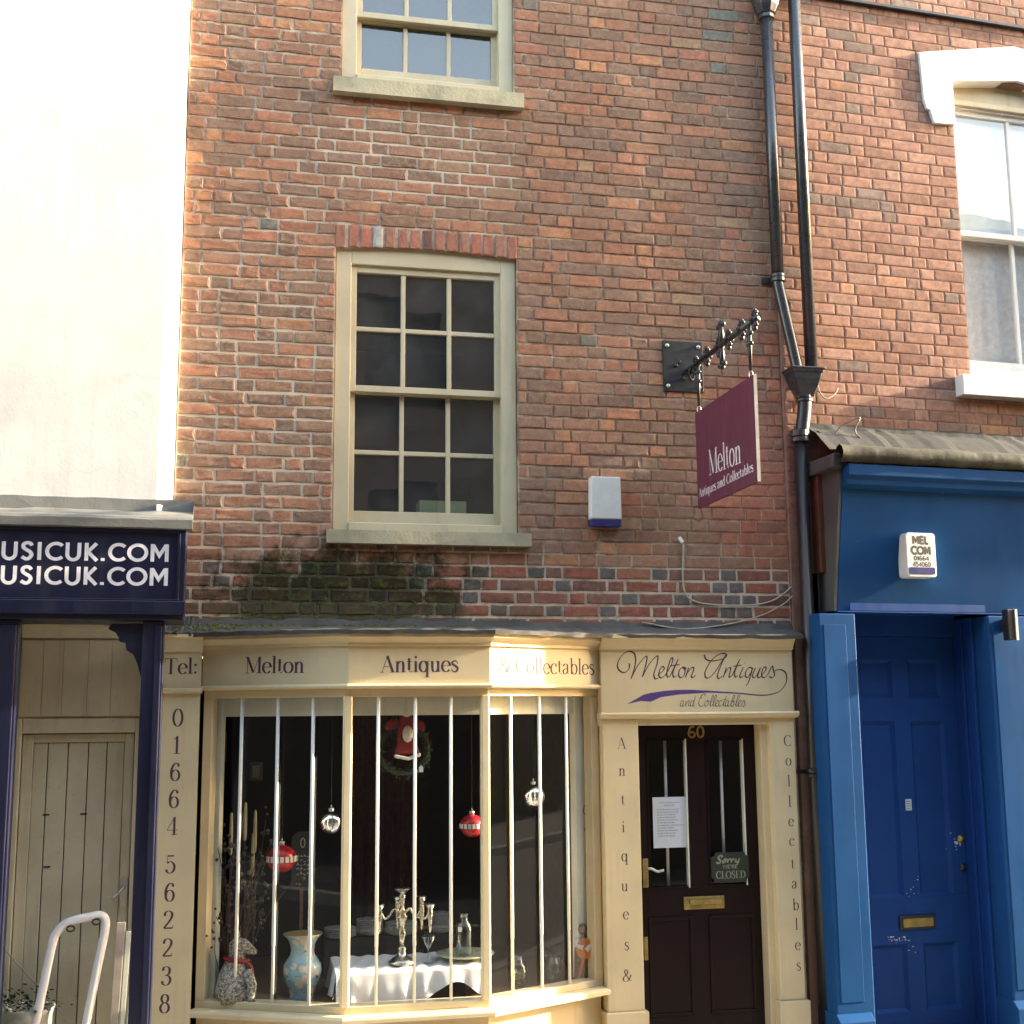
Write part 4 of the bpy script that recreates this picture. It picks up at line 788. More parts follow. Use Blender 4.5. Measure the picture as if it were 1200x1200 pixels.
for i, (px, a, b) in enumerate(((271.5, 952, 1003), (288, 940, 986), (299.5, 949, 1000), (297, 975, 1028), (249.5, 967, 1015))):
    x0, zt_, zb_ = X(px, a, .16), Z(px, a, .16), Z(px, b, .16); hh = zt_-zb_
    s_ = MB().tube(catmull([(rd.location.x+.01*i, .16, zd), (x0+.01, .16, (zd+zb_)/2), (x0, .16, zb_)], 4), .0028, 6).build('stem', M['twig'], rd, smooth=True)
    MB().lathe((x0, .16, zb_), [(0, 0), (.009, .01), (.0115, hh*.2), (.0105, hh*.7), (.008, hh*.95), (.002, hh)], 10).build('reed_head', M['wax'], rd, smooth=True)
# blackboard with chalk marks
a, b = at(341, 1042, .3), at(367, 974, .3); bbm = MB().prism([(a.x, a.z), (b.x, a.z), (b.x, b.z-.03), (b.x-.03, b.z), (a.x+.03, b.z), (a.x, b.z-.03)], .3, .32)
bb = thing('chalk_board', ((a.x+b.x)/2, .31, zd), 'small black chalk board on a stick behind the red bauble', 'board')
bbm.build('board', M['blackb'], bb); MB().box((a.x+b.x)/2-.01, (a.x+b.x)/2+.01, .305, .318, zd, a.z).build('stick', M['wood'], bb)
ink = Ink((a.x, .3, a.z), (1, 0, 0), (0, 0, 1), (0, -1, 0)); w_, h_ = b.x-a.x, b.z-a.z
ink.stroke([(w_*x, h_*y) for x, y in ell(.52, .8, .1, .08, 0, 360, 16)], 'u', uw=.006)
for k in range(5):
    y = .56-k*.075; x = .25
    while x < .8: ink.stroke([(w_*x, h_*y), (w_*(x+.05), h_*(y+rnd.uniform(-.02, .04))), (w_*(x+.1), h_*(y+rnd.uniform(-.02, .03)))], 'u', uw=.006); x += .16
ink.mb.build('chalk_marks', M['gletter'], bb, recalc=False)
# hanging baubles
for (px, py, r_, Y, mt, lab, wide) in ((388, 963.5, .066, -.12, 'chrome', 'shiny silver bauble hanging beside the left mullion of the bay', 1), (330, 1006, .084, .02, 'red', 'red bauble with white snowflake band hanging in the left bay light', 1), (553, 967.5, .07, -.2, 'red', 'red bauble with pale band hanging beside the right mullion of the bay', 1), (625, 933, .074, -.02, 'chrome', 'shiny silver bauble hanging in the right bay light', 1)):
    p = at(px, py, Y); bo = thing('bauble', (p.x, Y, p.z-r_), lab, 'bauble', 'christmas baubles hanging in the bay window'); c = (p.x, Y, p.z)
    MB().ball(c, r_, 24, 14, .92 if mt == 'red' else 1).build('ball', M[mt], bo, smooth=True)
    MB().lathe((c[0], c[1], c[2]+r_*.9), [(.016, 0), (.016, .018), (.01, .02)], 12).tube([(c[0], c[1], c[2]+r_*.9+.02), (c[0], c[1], c[2]+r_*.9+.035)], .004, 6).build('cap', M['steel'], bo, smooth=True)
    MB().tube([(c[0], c[1], c[2]+r_*.9+.02), (c[0], c[1], z_gl+.11)], .0012, 4).build('thread', M['dark'], bo)
    if mt == 'red':
        for k in range(9):
            th = R(190+k*20); e = (c[0]+math.cos(th)*r_*1.0, c[1]+math.sin(th)*r_*1.0); t = (-math.sin(th), math.cos(th)); s_ = r_*.13
            MB().add([(e[0]+t[0]*u*s_+math.cos(th)*.002, e[1]+t[1]*u*s_+math.sin(th)*.002, c[2]+v*s_*1.5) for u, v in ((-1, -1), (1, -1), (1, 1), (-1, 1))], [(0, 1, 2, 3)]).build('snowflake', M['whitef'], bo, recalc=False)
# wreath with a red felt coat ornament
wy = -.12; wc = at(474, 872, wy); wr = thing('wreath', (wc.x, wy, wc.z-.2), 'green wreath with a red and white felt christmas coat at the top of the bay', 'wreath')
ring = [(wc.x+.14*math.cos(i*math.pi/16), wy+.03, wc.z-.03+.14*math.sin(i*math.pi/16)) for i in range(32)]
MB().tube(ring, .012, 8, closed=True).build('ring', M['leaf'], wr, smooth=True)
lv = MB(); rg = random.Random(8)
for i in range(420):
    th = rg.uniform(0, 2*math.pi); r0 = .14+rg.gauss(0, .012); q = Vector((wc.x+r0*math.cos(th), wy+.03+rg.uniform(-.02, .02), wc.z-.03+r0*math.sin(th))); d = Vector((rg.gauss(0, 1), rg.gauss(0, .6), rg.gauss(0, 1))).normalized()*rg.uniform(.02, .05); s_ = d.cross(Vector((0, 1, 0))).normalized()*.004
    lv.add([q-s_, q+s_, q+d], [(0, 1, 2)])
lv.build('needles', M['leaf'], wr, kind='stuff', recalc=False)
def XZ(px, py): q = at(px, py, wy); return (q.x, q.z)
MB().prism([XZ(*q) for q in ((468, 838), (482, 838), (486, 856), (488, 872), (492, 884), (462, 884), (465, 872), (466, 856))], wy-.03, wy+.02).build('coat', M['redc'], wr, bevel=.012, seg=3)
MB().prism([XZ(*q) for q in ((466, 842), (455, 843), (450, 852), (453, 856), (466, 852))], wy-.02, wy+.015).build('sleeve', M['redc'], wr, bevel=.01, seg=3)
MB().prism([XZ(*q) for q in ((486, 842), (497, 846), (499, 854), (495, 857), (485, 851))], wy-.02, wy+.015).build('sleeve', M['redc'], wr, bevel=.01, seg=3)
q = XZ(477, 860); MB().ball((q[0], wy-.03, q[1]), .031, 14, 8, 1.55).build('white_trim', M['whitef'], wr, smooth=True)
MB().prism([XZ(*q) for q in ((462, 884), (478, 887), (492, 882), (492, 886), (478, 891), (462, 888))], wy-.036, wy+.02).build('hem', M['whitef'], wr, bevel=.005)
q = XZ(476, 834); MB().ball((q[0], wy-.01, q[1]), .033, 14, 8, 1.2).build('pompom', M['whitef'], wr, smooth=True)
q = XZ(493, 901); MB().prism([(q[0]-.012, q[1]-.018), (q[0]+.012, q[1]-.018), (q[0]+.012, q[1]+.01), (q[0], q[1]+.022), (q[0]-.012, q[1]+.01)], wy-.02, wy-.018).build('price_tag', M['paper'], wr)
# jar, tumbler, toy at the right
jy = .02
p = at(607, 1150, jy); j0 = (p.x, jy, zd); hj = Z(607, 1120, jy)-zd; jr = thing('glass_jar', j0, 'squat glass jar holding pale green petals in the right bay light', 'jar')
MB().lathe(j0, [(0, .002), (.05, .002), (.054, .02), (.054, hj*.62), (.04, hj*.78), (.034, hj*.82), (.036, hj), (.032, hj), (.03, hj*.8), (.048, hj*.6), (.048, .015), (0, .01)], 20).build('jar', M['clear'], jr, smooth=True)
lv = MB(); rg = random.Random(3)
for i in range(60): lv.ball((j0[0]+rg.uniform(-.03, .03), jy+rg.uniform(-.03, .03), zd+rg.uniform(.02, hj*.5)), rg.uniform(.006, .011), 5, 3)
lv.build('petals', plain('petal', (.40, .40, .16), .8, var=.5), jr, kind='stuff')
p = at(648, 1150, jy+.05); hj = Z(648, 1121, jy+.05)-zd; MB().lathe((p.x, jy+.05, zd), [(0, .002), (.046, .002), (.052, hj), (.05, hj), (.043, .012), (0, .012)], 22).build('tumbler', M['clear'], smooth=True, label='tall clear glass tumbler between the jar and the orange toy', cat='glass')
ty_ = .02; tp = lambda px, py, dy=0: at(px, py, ty_+dy)
toy = thing('toy_ornament', (tp(684, 1150).x, ty_, zd), 'orange toy banjo ornament propped in the right corner of the bay', 'ornament')
a = tp(685, 1111); MB().lathe((a.x, ty_-.02, a.z), [(0, -.012), (.055, -.012), (.06, 0), (.055, .012), (0, .012)], 20, 'y').build('disc', M['orange'], toy, smooth=False, bevel=.003)
a, b = tp(684, 1116), tp(677, 1152); MB().tube([(a.x, ty_-.025, a.z), (b.x, ty_-.01, zd+.004)], [.008, .007], 8).build('neck', M['orange'], toy)
a = tp(683, 1095); MB().tube([(a.x, ty_+.03, zd), (a.x, ty_+.03, a.z-.08), (a.x, ty_+.03, a.z)], [.05, .045, .02], 14).ball((a.x-.003, ty_+.02, a.z+.03), .034, 14, 8).build('figure', M['wood'], toy, smooth=True)
MB().tube([(a.x-.035, ty_-.005, a.z-.02), (a.x-.05, ty_-.02, a.z-.055), (a.x-.01, ty_-.035, a.z-.07)], .014, 8).tube([(a.x+.035, ty_-.005, a.z-.02), (a.x+.045, ty_-.02, a.z-.05), (a.x+.01, ty_-.035, a.z-.085)], .014, 8).build('sleeve', M['whitef'], toy, smooth=True)
# dim stacks of plates at the back
for i, (px, n_, r_, Y) in enumerate(((398, 5, .10, .55), (433, 8, .085, .62), (470, 6, .10, .58), (517, 10, .075, .6))):
    x = X(px, 1120, Y); k_ = thing('plate_stack', (x, Y, zd), ['low stack of china plates behind the left mullion', 'narrow stack of china plates behind the left of the white cloth', 'broad stack of china plates behind the candelabra', 'tall stack of china bowls behind the cocktail glass'][i], 'plates', 'china stacked at the back of the display')
    MB().box(x-.1, x+.1, Y-.08, Y+.08, zd, zd+.22).build('crate', M['dark'], k_)
    for j in range(n_): MB().lathe((x, Y, zd+.222+j*.011), [(0, 0), (r_*.6, 0), (r_, .016), (r_*.97, .018), (0, .006)], 18).build('plate', M['china'], k_, smooth=True)
# dim things hanging at the back of the shop
for i, (px0, py0, px1, py1) in enumerate(((247, 858, 266, 893), (292, 893, 308, 915))):
    a, b = at(px0, py1, .95), at(px1, py0, .95); pf = thing('picture_frame', ((a.x+b.x)/2, .95, a.z), ['larger dim framed picture high at the left back of the shop', 'smaller dim framed picture right of the larger one at the back'][i], 'picture')
    MB().box(a.x, b.x, .94, .96, a.z, b.z).build('frame', M['wood'], pf, bevel=.004); MB().box(a.x+.02, b.x-.02, .935, .9395, a.z+.02, b.z-.02).build('print', M['printg'], pf)
a, b = at(412, 1000, .8), at(482, 838, .8); v, fc = [], []
for i in range(41):
    for k in (0, 1): v.append((a.x+(b.x-a.x)*i/40, .8+.025*math.sin(i*.9), (a.z-.5, b.z+.15)[k]))
MB().add(v, [(2*i, 2*i+2, 2*i+3, 2*i+1) for i in range(40)]).build('curtain', plain('deep_red_drape', (.032, .004, .005), .9), smooth=True, recalc=False, label='deep red curtain hanging in the dark behind the wreath', cat='curtain')
# fairy lights in the right corner
rg = random.Random(9); pts = []
for i in range(24): q = at(693+rg.uniform(-4, 4)+i*.2, 940+i*6.6, .0); pts.append((q.x-.02, .03+rg.uniform(-.015, .015), q.z))
fl = thing('fairy_lights', (pts[-1][0], .03, zd), 'dark fairy light wire hanging down inside the right jamb of the bay', 'fairy lights'); MB().tube(catmull(pts, 4), .0022, 5).build('wire', M['black'], fl)
for q in pts[::3]: MB().ball(q, .006, 6, 4).build('bulb', M['china'], fl)

# ================================================================== ON THE MIDDLE FACADE
# bell-type alarm box
a, b = at(693, 616, -.075), at(728, 559, -.075); zb_ = Z(710, 608, -.075)
ab = thing('alarm_box', ((a.x+b.x)/2, 0, a.z), 'white alarm box with dark blue base on the old brick wall', 'alarm box')
MB().prism([(a.x, zb_), (b.x, zb_), (b.x-.004, b.z), (a.x+.004, b.z)], -.075, -.002).build('cover', M['plastic'], ab, bevel=.008, seg=3)
MB().box(a.x+.004, b.x-.004, -.07, -.002, a.z, zb_-.001).build('base', M['bluep'], ab, bevel=.004)
# iron sign bracket
pa, pb = at(778, 458, -.012), at(823, 401, -.012); SX = None
yl = -.13; e = at(816, 482, yl); SX = e.x
_d = ray(885, 450); yr = CAM.y+_d.y*(SX-CAM.x)/_d.x
zt_s = (Z(816, 482, yl)+Z(884.5, 441, yr))/2; zb_s = (Z(817, 597, yl)+Z(886, 563, yr))/2
za = Z(884, 376, yr); AX = SX
br = thing('sign_bracket', (AX, 0, za-.2), 'ornate black iron bracket with square wall plate holding the plum hanging sign', 'bracket')
pc = ((pa.x+pb.x)/2, (pa.z+pb.z)/2)
MB().box(pa.x, pb.x, -.012, -.001, pa.z, pb.z).build('wall_plate', M['black'], br, bevel=.003)
for sx_ in (pa.x+.03, pb.x-.03):
    for sz_ in (pa.z+.035, pb.z-.035): MB().lathe((sx_, -.012, sz_), [(.0, -.014), (.01, -.011), (.014, -.003), (.015, 0)], 10, 'y').build('bolt', M['steel'], br, smooth=True)
ya = yr-.06; arm = MB().tube([(AX, -.01, za), (AX, ya, za)], .018, 8)
for k, t in enumerate((.12, .3, .48, .62, .8, .97)):
    y = -.01+(ya+.01)*t
    for dz_ in (-1, 1): arm.tube([(AX, y, za), (AX, y-.02, za+.03*dz_), (AX, y-.004, za+.045*dz_)], [.009, .012, .009], 6).ball((AX, y, za+.05*dz_), .017, 8, 6).ball((AX, y+.022, za+.036*dz_), .012, 8, 6).ball((AX, y-.026, za+.036*dz_), .012, 8, 6)
    arm.ball((AX+.02, y, za), .016, 8, 6).ball((AX-.02, y, za), .016, 8, 6)
arm.build('arm', M['black'], br, smooth=True)
for t, L_ in ((.52, .13),):
    y = -.01+(ya+.01)*t
    for dz_ in (-1, 1):
        f = MB().tube([(AX, y, za), (AX, y, za+L_*.5*dz_), (AX, y, za+L_*dz_)], [.012, .019, .012], 8)
        for k in (-1, 0, 1): f.ball((AX, y+.032*k, za+(L_+.006-.014*abs(k))*dz_), .018, 8, 6)
        f.build('finial', M['black'], br, smooth=True)
hy = (yl-.05, yr+.055)
for y in hy:
    hz = MB().tube([(AX, y, za), (AX, y, za-.12), (AX, y, zt_s+.035)], [.014, .013, .009], 8)
    for z_ in (za-.06, za-.12): hz.ball((AX, y+.024, z_), .013, 8, 6).ball((AX, y-.024, z_), .013, 8, 6).ball((AX, y, z_), .017, 8, 6)
    hz.build('hanger', M['black'], br, smooth=True)
    MB().tube([(AX+.012*math.cos(i*math.pi/6), y, zt_s+.012+.022*math.sin(i*math.pi/6)) for i in range(12)], .0035, 6, closed=True).build('hook', M['steel'], br, smooth=True)
# the scroll brace at the wall
MB().tube([(AX+.03*math.cos(i*.7)*(1-i*.07), -.03-.01*i, za-.03-.05*math.sin(i*.7)*(1-i*.05)) for i in range(10)], .008, 8).tube([(pc[0], -.01, pc[1]-.05), (AX, -.08, za-.03), (AX, -.16, za)], .009, 8).build('brace', M['black'], br, smooth=True)
for q in ((pc[0]-.05, pc[1]), (pc[0], pc[1]-.085)): MB().tube([(q[0], -.012, q[1]), (q[0]+.02, -.04, q[1]+.03)], .008, 6).ball((q[0], -.02, q[1]), .013, 8, 6).build('stud', M['black'], br, smooth=True)
hs = thing('hanging_sign', (SX, (yl+yr)/2, zb_s), 'plum coloured hanging sign lettered Melton, edge on to the street', 'sign')
bd = MB().box(SX-.009, SX+.009, yr, yl, zb_s, zt_s).build('board', M['sign'], hs, bevel=.001)
MB().box(SX-.0095, SX+.0095, yr-.004, yr-.0005, zb_s, zt_s).build('edge_strip', M['signedge'], hs)
Nn = Vector((1, 0, 0)); P0 = (SX-.009, 0, 0)
write(831, 557, 869, 542, .155, 'Melton', SERIF, M['pale'], bd, P0, Nn, weight=.9); write(819, 583.5, 883, 552, .056, 'Antiques and Collectables', SERIF, M['pale'], bd, P0, Nn, weight=1.15)
MB().tube(catmull([(SX, yl-.02, zb_s), (SX+.01, yl-.02, zb_s-.05), (SX-.01, yl-.01, zb_s-.08), (SX-.03, yl+.02, zb_s-.06)], 4), .003, 6).build('hook_wire', M['twig'], hs)

# ------------------------------------------------------------------ drain pipes
PY = -.075
def V3(px, py, Y=PY): q = at(px, py, Y); return Vector((q.x, Y, q.z))
xp1 = V3(906, 200).x; xp3 = V3(955, 850).x
dp = thing('drainpipe', (xp1, PY, V3(917, 330).z-.5), 'dark iron drainpipe with hopper at the top, bending to join its neighbour', 'drainpipe', 'rainwater pipes between the two brick buildings')
ztp = V3(897, 14).z; zbend = V3(917, 328).z
MB().tube([(xp1, PY, ztp), (xp1, PY, zbend)], .040, 16).build('pipe', M['pipe'], dp, smooth=True)
e1 = V3(936, 436)
MB().tube(catmull([(xp1, PY, zbend), (xp1+.005, PY, zbend-.06), (e1.x-.02, PY-.01, e1.z+.05), (e1.x-.012, PY-.02, e1.z-.03)], 6), .038, 16).build('offset_pipe', M['pipe'], dp, smooth=True)
MB().lathe((xp1, PY, zbend-.02), [(.041, 0), (.051, .004), (.051, .025), (.047, .03), (.051, .034), (.051, .05), (.041, .056)], 18).box(xp1-.085, xp1+.06, -.02, -.002, zbend-.01, zbend+.03).build('collar', M['pipe'], dp, smooth=False)
MB().lathe((xp1, PY, ztp-.02), [(.041, -.04), (.056, -.036), (.056, -.01), (.05, -.005), (.062, .0), (.085, .05), (.10, .11), (.10, .14), (.115, .15), (.115, .30), (.1, .30), (.05, .12)], 8).build('hopper', M['pipe'], dp, bevel=.004)
# second pipe into its own hopper
def V3R(px, py, w=PY): return RB.w(at(px, py, w, RB))
dq = thing('drainpipe', V3(955, 1100)*1, 'straight dark drainpipe dropping into a moulded hopper and on down to the pavement', 'drainpipe', 'rainwater pipes between the two brick buildings')
b2 = V3(951, 436, -.085); zt2_ = V3(930, -60, -.085).z
MB().tube([(b2.x, -.085, b2.z-.03), (b2.x, -.085, 8.1)], .041, 16).build('pipe', M['pipe'], dq, smooth=True)
hc = V3(942, 450, -.10); ztp = V3(942, 433, -.10).z; k = V3(946, 470, -.10)
hv = MB()
def ring_(cx, cy, z_, hx, hy_): return [(cx-hx, cy-hy_, z_), (cx+hx, cy-hy_, z_), (cx+hx, cy+hy_, z_), (cx-hx, cy+hy_, z_)]
rs = [(0, .118, .085), (-.012, .118, .085), (-.018, .108, .078), (-.03, .108, .078), (-.036, .098, .07), (-.075, .09, .066), (-.13, .07, .055), (-.175, .052, .048), (-.19, .05, .046)]
vs = []; 
for dz_, hx, hy_ in rs: vs += ring_(hc.x+.004*0, -.10, ztp+dz_, hx, hy_)
hv.add(vs, [(i*4+j, i*4+(j+1) % 4, (i+1)*4+(j+1) % 4, (i+1)*4+j) for i in range(len(rs)-1) for j in range(4)]+[(0, 1, 2, 3), tuple(4*(len(rs)-1)+j for j in (3, 2, 1, 0))])
hv.build('hopper', M['pipe'], dq, bevel=.006)
zn = ztp-.19; xl = V3(939, 540, -.09).x; zl2 = V3(939, 508, -.09).z
MB().tube(catmull([(hc.x, -.095, zn+.03), (hc.x, -.095, zn-.05), (xl+.02, -.09, zl2+.05), (xl, -.085, zl2-.04)], 7), .045, 16).build('swan_neck', M['pipeb'], dq, smooth=True)
MB().lathe((hc.x, -.095, zn-.03), [(.045, 0), (.056, .003), (.056, .018), (.05, .022), (.056, .026), (.056, .04), (.045, .045)], 18).build('collar', M['pipe'], dq)
MB().lathe((xl, -.085, zl2-.06), [(.045, 0), (.06, .004), (.06, .03), (.052, .035), (.06, .04), (.06, .075), (.045, .08)], 18).build('collar', M['pipe'], dq)
zc2 = V3(961, 905, -.085).z
MB().tube([(xl, -.085, zl2-.02), (xl, -.085, -.03)], .041, 16).build('lower_pipe', M['pipeb'], dq, smooth=True)
MB().lathe((xl, -.085, zc2-.03), [(.041, 0), (.053, .003), (.053, .02), (.046, .025), (.053, .03), (.053, .05), (.041, .055)], 18).box(xl-.09, xl+.02, -.03, -.004, zc2-.01, zc2+.015).build('collar', M['pipeb'], dq)
# cables
def cable(pts, Y, r_, lab, mt='cord', nm='cable'): return MB().tube(catmull([tuple(at(px, py, Y)) for px, py in pts], 6), r_, 6).build(nm, M[mt], smooth=True, label=lab, cat='cable')
cable([(797, 632), (801, 640), (800, 672), (803, 695), (815, 705), (840, 709), (880, 709), (905, 704), (925, 690), (945, 665)], -.014, .0055, 'pale cable leaving the brick wall and sagging right to the drainpipe')
cable([(752, 729), (800, 737), (850, 732), (890, 722), (918, 708), (933, 694), (946, 680)], -.018, .0045, 'second thin cable lying just above the lead ledge')
MB().tube([tuple(at(796, 630, -.002)), tuple(at(800, 636, -.02))], .012, 8).build('cable_outlet', M['plastic'], label='small white cable outlet stub on the brick wall under the hanging sign', cat='cable outlet')

# ================================================================== RIGHT-HAND BUILDING (sharper red brick)
rb = thing('brick_building', RB.w((1.3, 2, 0)), 'redder neighbouring brick building with white stone window surround above the blue shopfront', 'building')
ul = X(1117, 140, 0, RB); uc = X(1193, 140, 0, RB); ur = 2*uc-ul
zsill = Z(1165, 437, 0, RB); zin = Z(1114, 97, 0, RB); RW = 4.8
zs2 = []; z = Z(1030, 438, 0, RB); CH2 = .0772
while z > 3.45: z -= CH2
while z < 7.95: zs2.append(z); z += CH2
s2 = lambda q: min(zs2, key=lambda a: abs(a-q))
zlt, zlb = Z(1078, 60, 0, RB), Z(1105, 146, 0, RB); zpk = Z(1193, 57, 0, RB); ulo = X(1078, 90, 0, RB); uro = 2*uc-ulo
opr = [(ul, ur, s2(zsill-.04), s2(zin+.1)), (ulo+.03, uro-.03, s2(zlb), s2(zlt-.02)), (uc-.25, uc+.25, s2(zlt-.1), s2(zpk-.03))]
zbd = (Z(1080, 11, -.03, RB)+Z(1190, 33, -.03, RB))/2
w = MB(RB); wall_boxes(w, .002, RW, 0.0, 8.0, [(ul, ur, opr[0][2], zin+.06), (.12, 4.6, -.1, 3.5)], .0025, .30); wr_ = w.build('wall', M['mortar_r'], rb)
def pal_new(x, z, hd, rg):
    v = rg.random(); f = rg.uniform(.82, 1.18)
    if v < .5: c = (.285, .15, .112)
    elif v < .74: c = (.315, .175, .133)
    elif v < .86: c = (.25, .13, .10)
    elif v < .91: c = (.34, .175, .115)
    else: c = (.20, .14, .115)
    if z < Z(1030, 478, 0, RB): c = tuple(q*.8 for q in c)
    return (c[0]*f*1.14, c[1]*f*1.2, c[2]*f*1.2)
lay_bricks(RB, .004, RW, zs2, opr, pal_new, wr_, M['brick_r'], 9, lambda x, z: .0065, lambda x, z: .0009, rec=.0032, ins=.0014, score=lambda q: (q[0] > 1.55)*50+(q[2] > zbd+.35)*20+q[0]+abs(q[2]-5.2)*.1)
MB(RB).box(0, RW, -.035, .02, zbd-.012, zbd+.012).build('string_course', M['brick_r'] if False else M['pipeb'], rb, bevel=.004)
MB(RB).box(0, RW, -.06, .35, 8.0, 8.15).build('coping', M['stone'], rb)
# painted stone window surround
def mir(pts): return pts+[(2*uc-a, b) for a, b in reversed(pts)]
q = lambda px, py: (X(px, py, -.02, RB), Z(px, py, -.02, RB))
outer = [q(1077, 61), q(1083, 118), q(1087, 126), q(1091, 128), q(1095, 145), (ul+.003, zlb)]
lt = [(q(1117, 147)[0], q(1117, 147)[1]), q(1114, 97)]
half = [(uc, zpk), q(1077, 61), q(1083, 117), q(1086, 127), q(1090, 129), q(1095, 144), (ul, zlb), (ul, zin+.0), (uc, Z(1193, 97, 0, RB))]
n_ = len(half); sur = MB(RB)
for sg in (1, -1):
    hp = [(uc+(a-uc)*sg, b) for a, b in half]
    sur.add([(a, -.022, b) for a, b in hp]+[(a, .1, b) for a, b in hp], [tuple(range(n_)), tuple(range(2*n_-1, n_-1, -1))]+[(i, i+n_, (i+1) % n_+n_, (i+1) % n_) for i in range(n_)])
sur.build('window_surround', M['whitep'], rb, bevel=.004)
hp = [(ul, zin-.11), (ul, zin+.03), (uc, zin+.17), (ur, zin+.03), (ur, zin-.11)]
MB(RB).prism(hp, .085, .13).build('window_head', M['sash'], rb, bevel=.004)
MB(RB).box(ul, ur, .06, .084, zin-.125, zin-.085).build('head_moulding', M['sash'], rb, bevel=.005)
f = sash_window(rb, ul, ur, zsill-.002, zin-.1, .09, fw=.035, cols=2, rows=1, fr=RB, pm=M['whitep'], mid=Z(1165, 277, .12, RB), ft=.03)
ms = MB(RB).box(X(1129, 450, -.09, RB), 2*uc-X(1129, 450, -.09, RB), -.09, .1, Z(1160, 464, -.09, RB), Z(1160, 440, -.09, RB)).build('window_sill', M['whitep'], rb, bevel=.006)
zmid = Z(1165, 277, .12, RB)
def curtain(name, u0, u1, z0, z1, w0, amp, fq, mt):
    v, fc = [], []; n = 60
    for i in range(n+1):
        u = u0+(u1-u0)*i/n; a = amp*math.sin(i*fq)+amp*.5*math.sin(i*fq*2.3+1)
        for k in range(5): t = k/4; v.append((u, w0+a*(.3+.7*(1-t)), z0+(z1-z0)*t))
    for i in range(n):
        for k in range(4): fc.append((i*5+k, (i+1)*5+k, (i+1)*5+k+1, i*5+k+1))
    return MB(RB).add(v, fc).build(name, mt, f, smooth=True, recalc=False)
curtain('net_curtain', ul+.03, ur-.03, zsill, zmid, .225, .008, .55, M['net']); curtain('blind', ul+.03, ur-.03, zmid-.02, zin, .172, .001, .3, M['blind'])
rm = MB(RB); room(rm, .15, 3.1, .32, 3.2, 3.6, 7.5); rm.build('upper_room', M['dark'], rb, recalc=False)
# blue shopfront
bs = thing('shopfront', RB.w((1.3, -.2, 0)), 'bright blue painted shopfront with deep fascia and recessed panelled door', 'shopfront')
def wd(px, py, u): p = hit(px, py, RB.O+RB.u*u, RB.u)-RB.O; return p.dot(RB.n)
us = X(956, 600, -.02, RB); wt, wb = wd(983, 545, us), wd(977, 716, us)
UE = 4.5
zc0, zc1 = Z(1080, 548, wt-.06, RB), Z(1080, 566, wt-.03, RB); zf1 = Z(1080, 590, wt, RB); zfb = Z(1070, 717, wb, RB)
MB(RB).prism([(wb, zfb), (wt, zc1+.02), (wt, zc0+.02), (.0, zc0+.02), (.0, zfb)], us, us+.02, 'x').build('fascia_end', M['grey'], bs, bevel=.002)
fa = MB(RB).prism([(wb, zfb), (wt, zc1), (wt+.04, zc1), (wb+.04, zfb)], us+.022, UE, 'x').build('fascia', M['blue'], bs, bevel=.003)
MB(RB).prism([(wt, zc1-.05), (wt-.045, zc1-.03), (wt-.05, zc1), (wt-.075, zc1+.025), (wt-.08, zc0), (.0, zc0), (.0, zc1-.05)], us+.022, UE, 'x').build('cornice', M['blue'], bs, bevel=.004)
MB(RB).box(us+.022, UE, wb-.012, wb+.05, zfb-.010, zfb-.002).build('drip_lip', M['blued'], bs, bevel=.003)
for px, py in ((982, 710), (1112, 713), (1142, 713)): p_ = at(px, py, wb+.004, RB); MB(RB).lathe((p_.x, wb+.003, p_.z), [(0, -.008), (.008, -.004), (.01, .006)], 8, 'y').build('screw', M['blue'], bs, smooth=True)
# lead and mossy roll on top of the cornice
ze = Z(1080, 536, wt-.09, RB); zlw = Z(1080, 507, -.01, RB); rg = random.Random(6); v, fc = [], []; n = 70; u0 = us-.03
for i in range(n+1):
    u = u0+(UE-u0)*i/n; j = lambda s: rg.uniform(-s, s); lap = rg.choice((0, 0, 0, 0, .006))
    v += [(u, -.004, zlw+.02+j(.005)), (u, -.02-lap*.3, zlw-.02+lap+j(.0015)), (u, -.12-lap*.2, zlw-.075+lap+j(.0015)), (u, (wt-.05)*.75, ze+.05+lap+j(.002)), (u, wt-.075, ze+.028+j(.006))]
for i in range(n):
    for k in range(4): fc.append((i*5+k, i*5+k+1, (i+1)*5+k+1, (i+1)*5+k))
MB(RB).add(v, fc).build('lead_flashing', M['lead3'], bs)
v, fc = [], []
for i in range(n+1):
    u = u0+(UE-u0)*i/n
    for k in range(8): a = R(20+k*40); v.append((u, wt-.06+math.cos(a)*.05+rg.uniform(-.006, .006), ze+.006+math.sin(a)*.058+rg.uniform(-.005, .005)))
for i in range(n):
    for k in range(8): fc.append((i*8+k, i*8+(k+1) % 8, (i+1)*8+(k+1) % 8, (i+1)*8+k))
MB(RB).add(v, fc).build('gutter_roll', M['mossl'], bs, smooth=True)
pe = at(958, 535, wt-.02, RB); MB(RB).box(us-.06, us+.015, wt-.03, .0, ze-.075, ze+.012).jitter(.008, 3).build('cornice_end', M['lead'], bs, bevel=.012)
MB(RB).box(us-.03, us-.002, -.12, .0, zfb+.25, ze-.08).build('timber_edge', plain('raw_timber', (.10, .035, .02), .8, var=.2), bs)
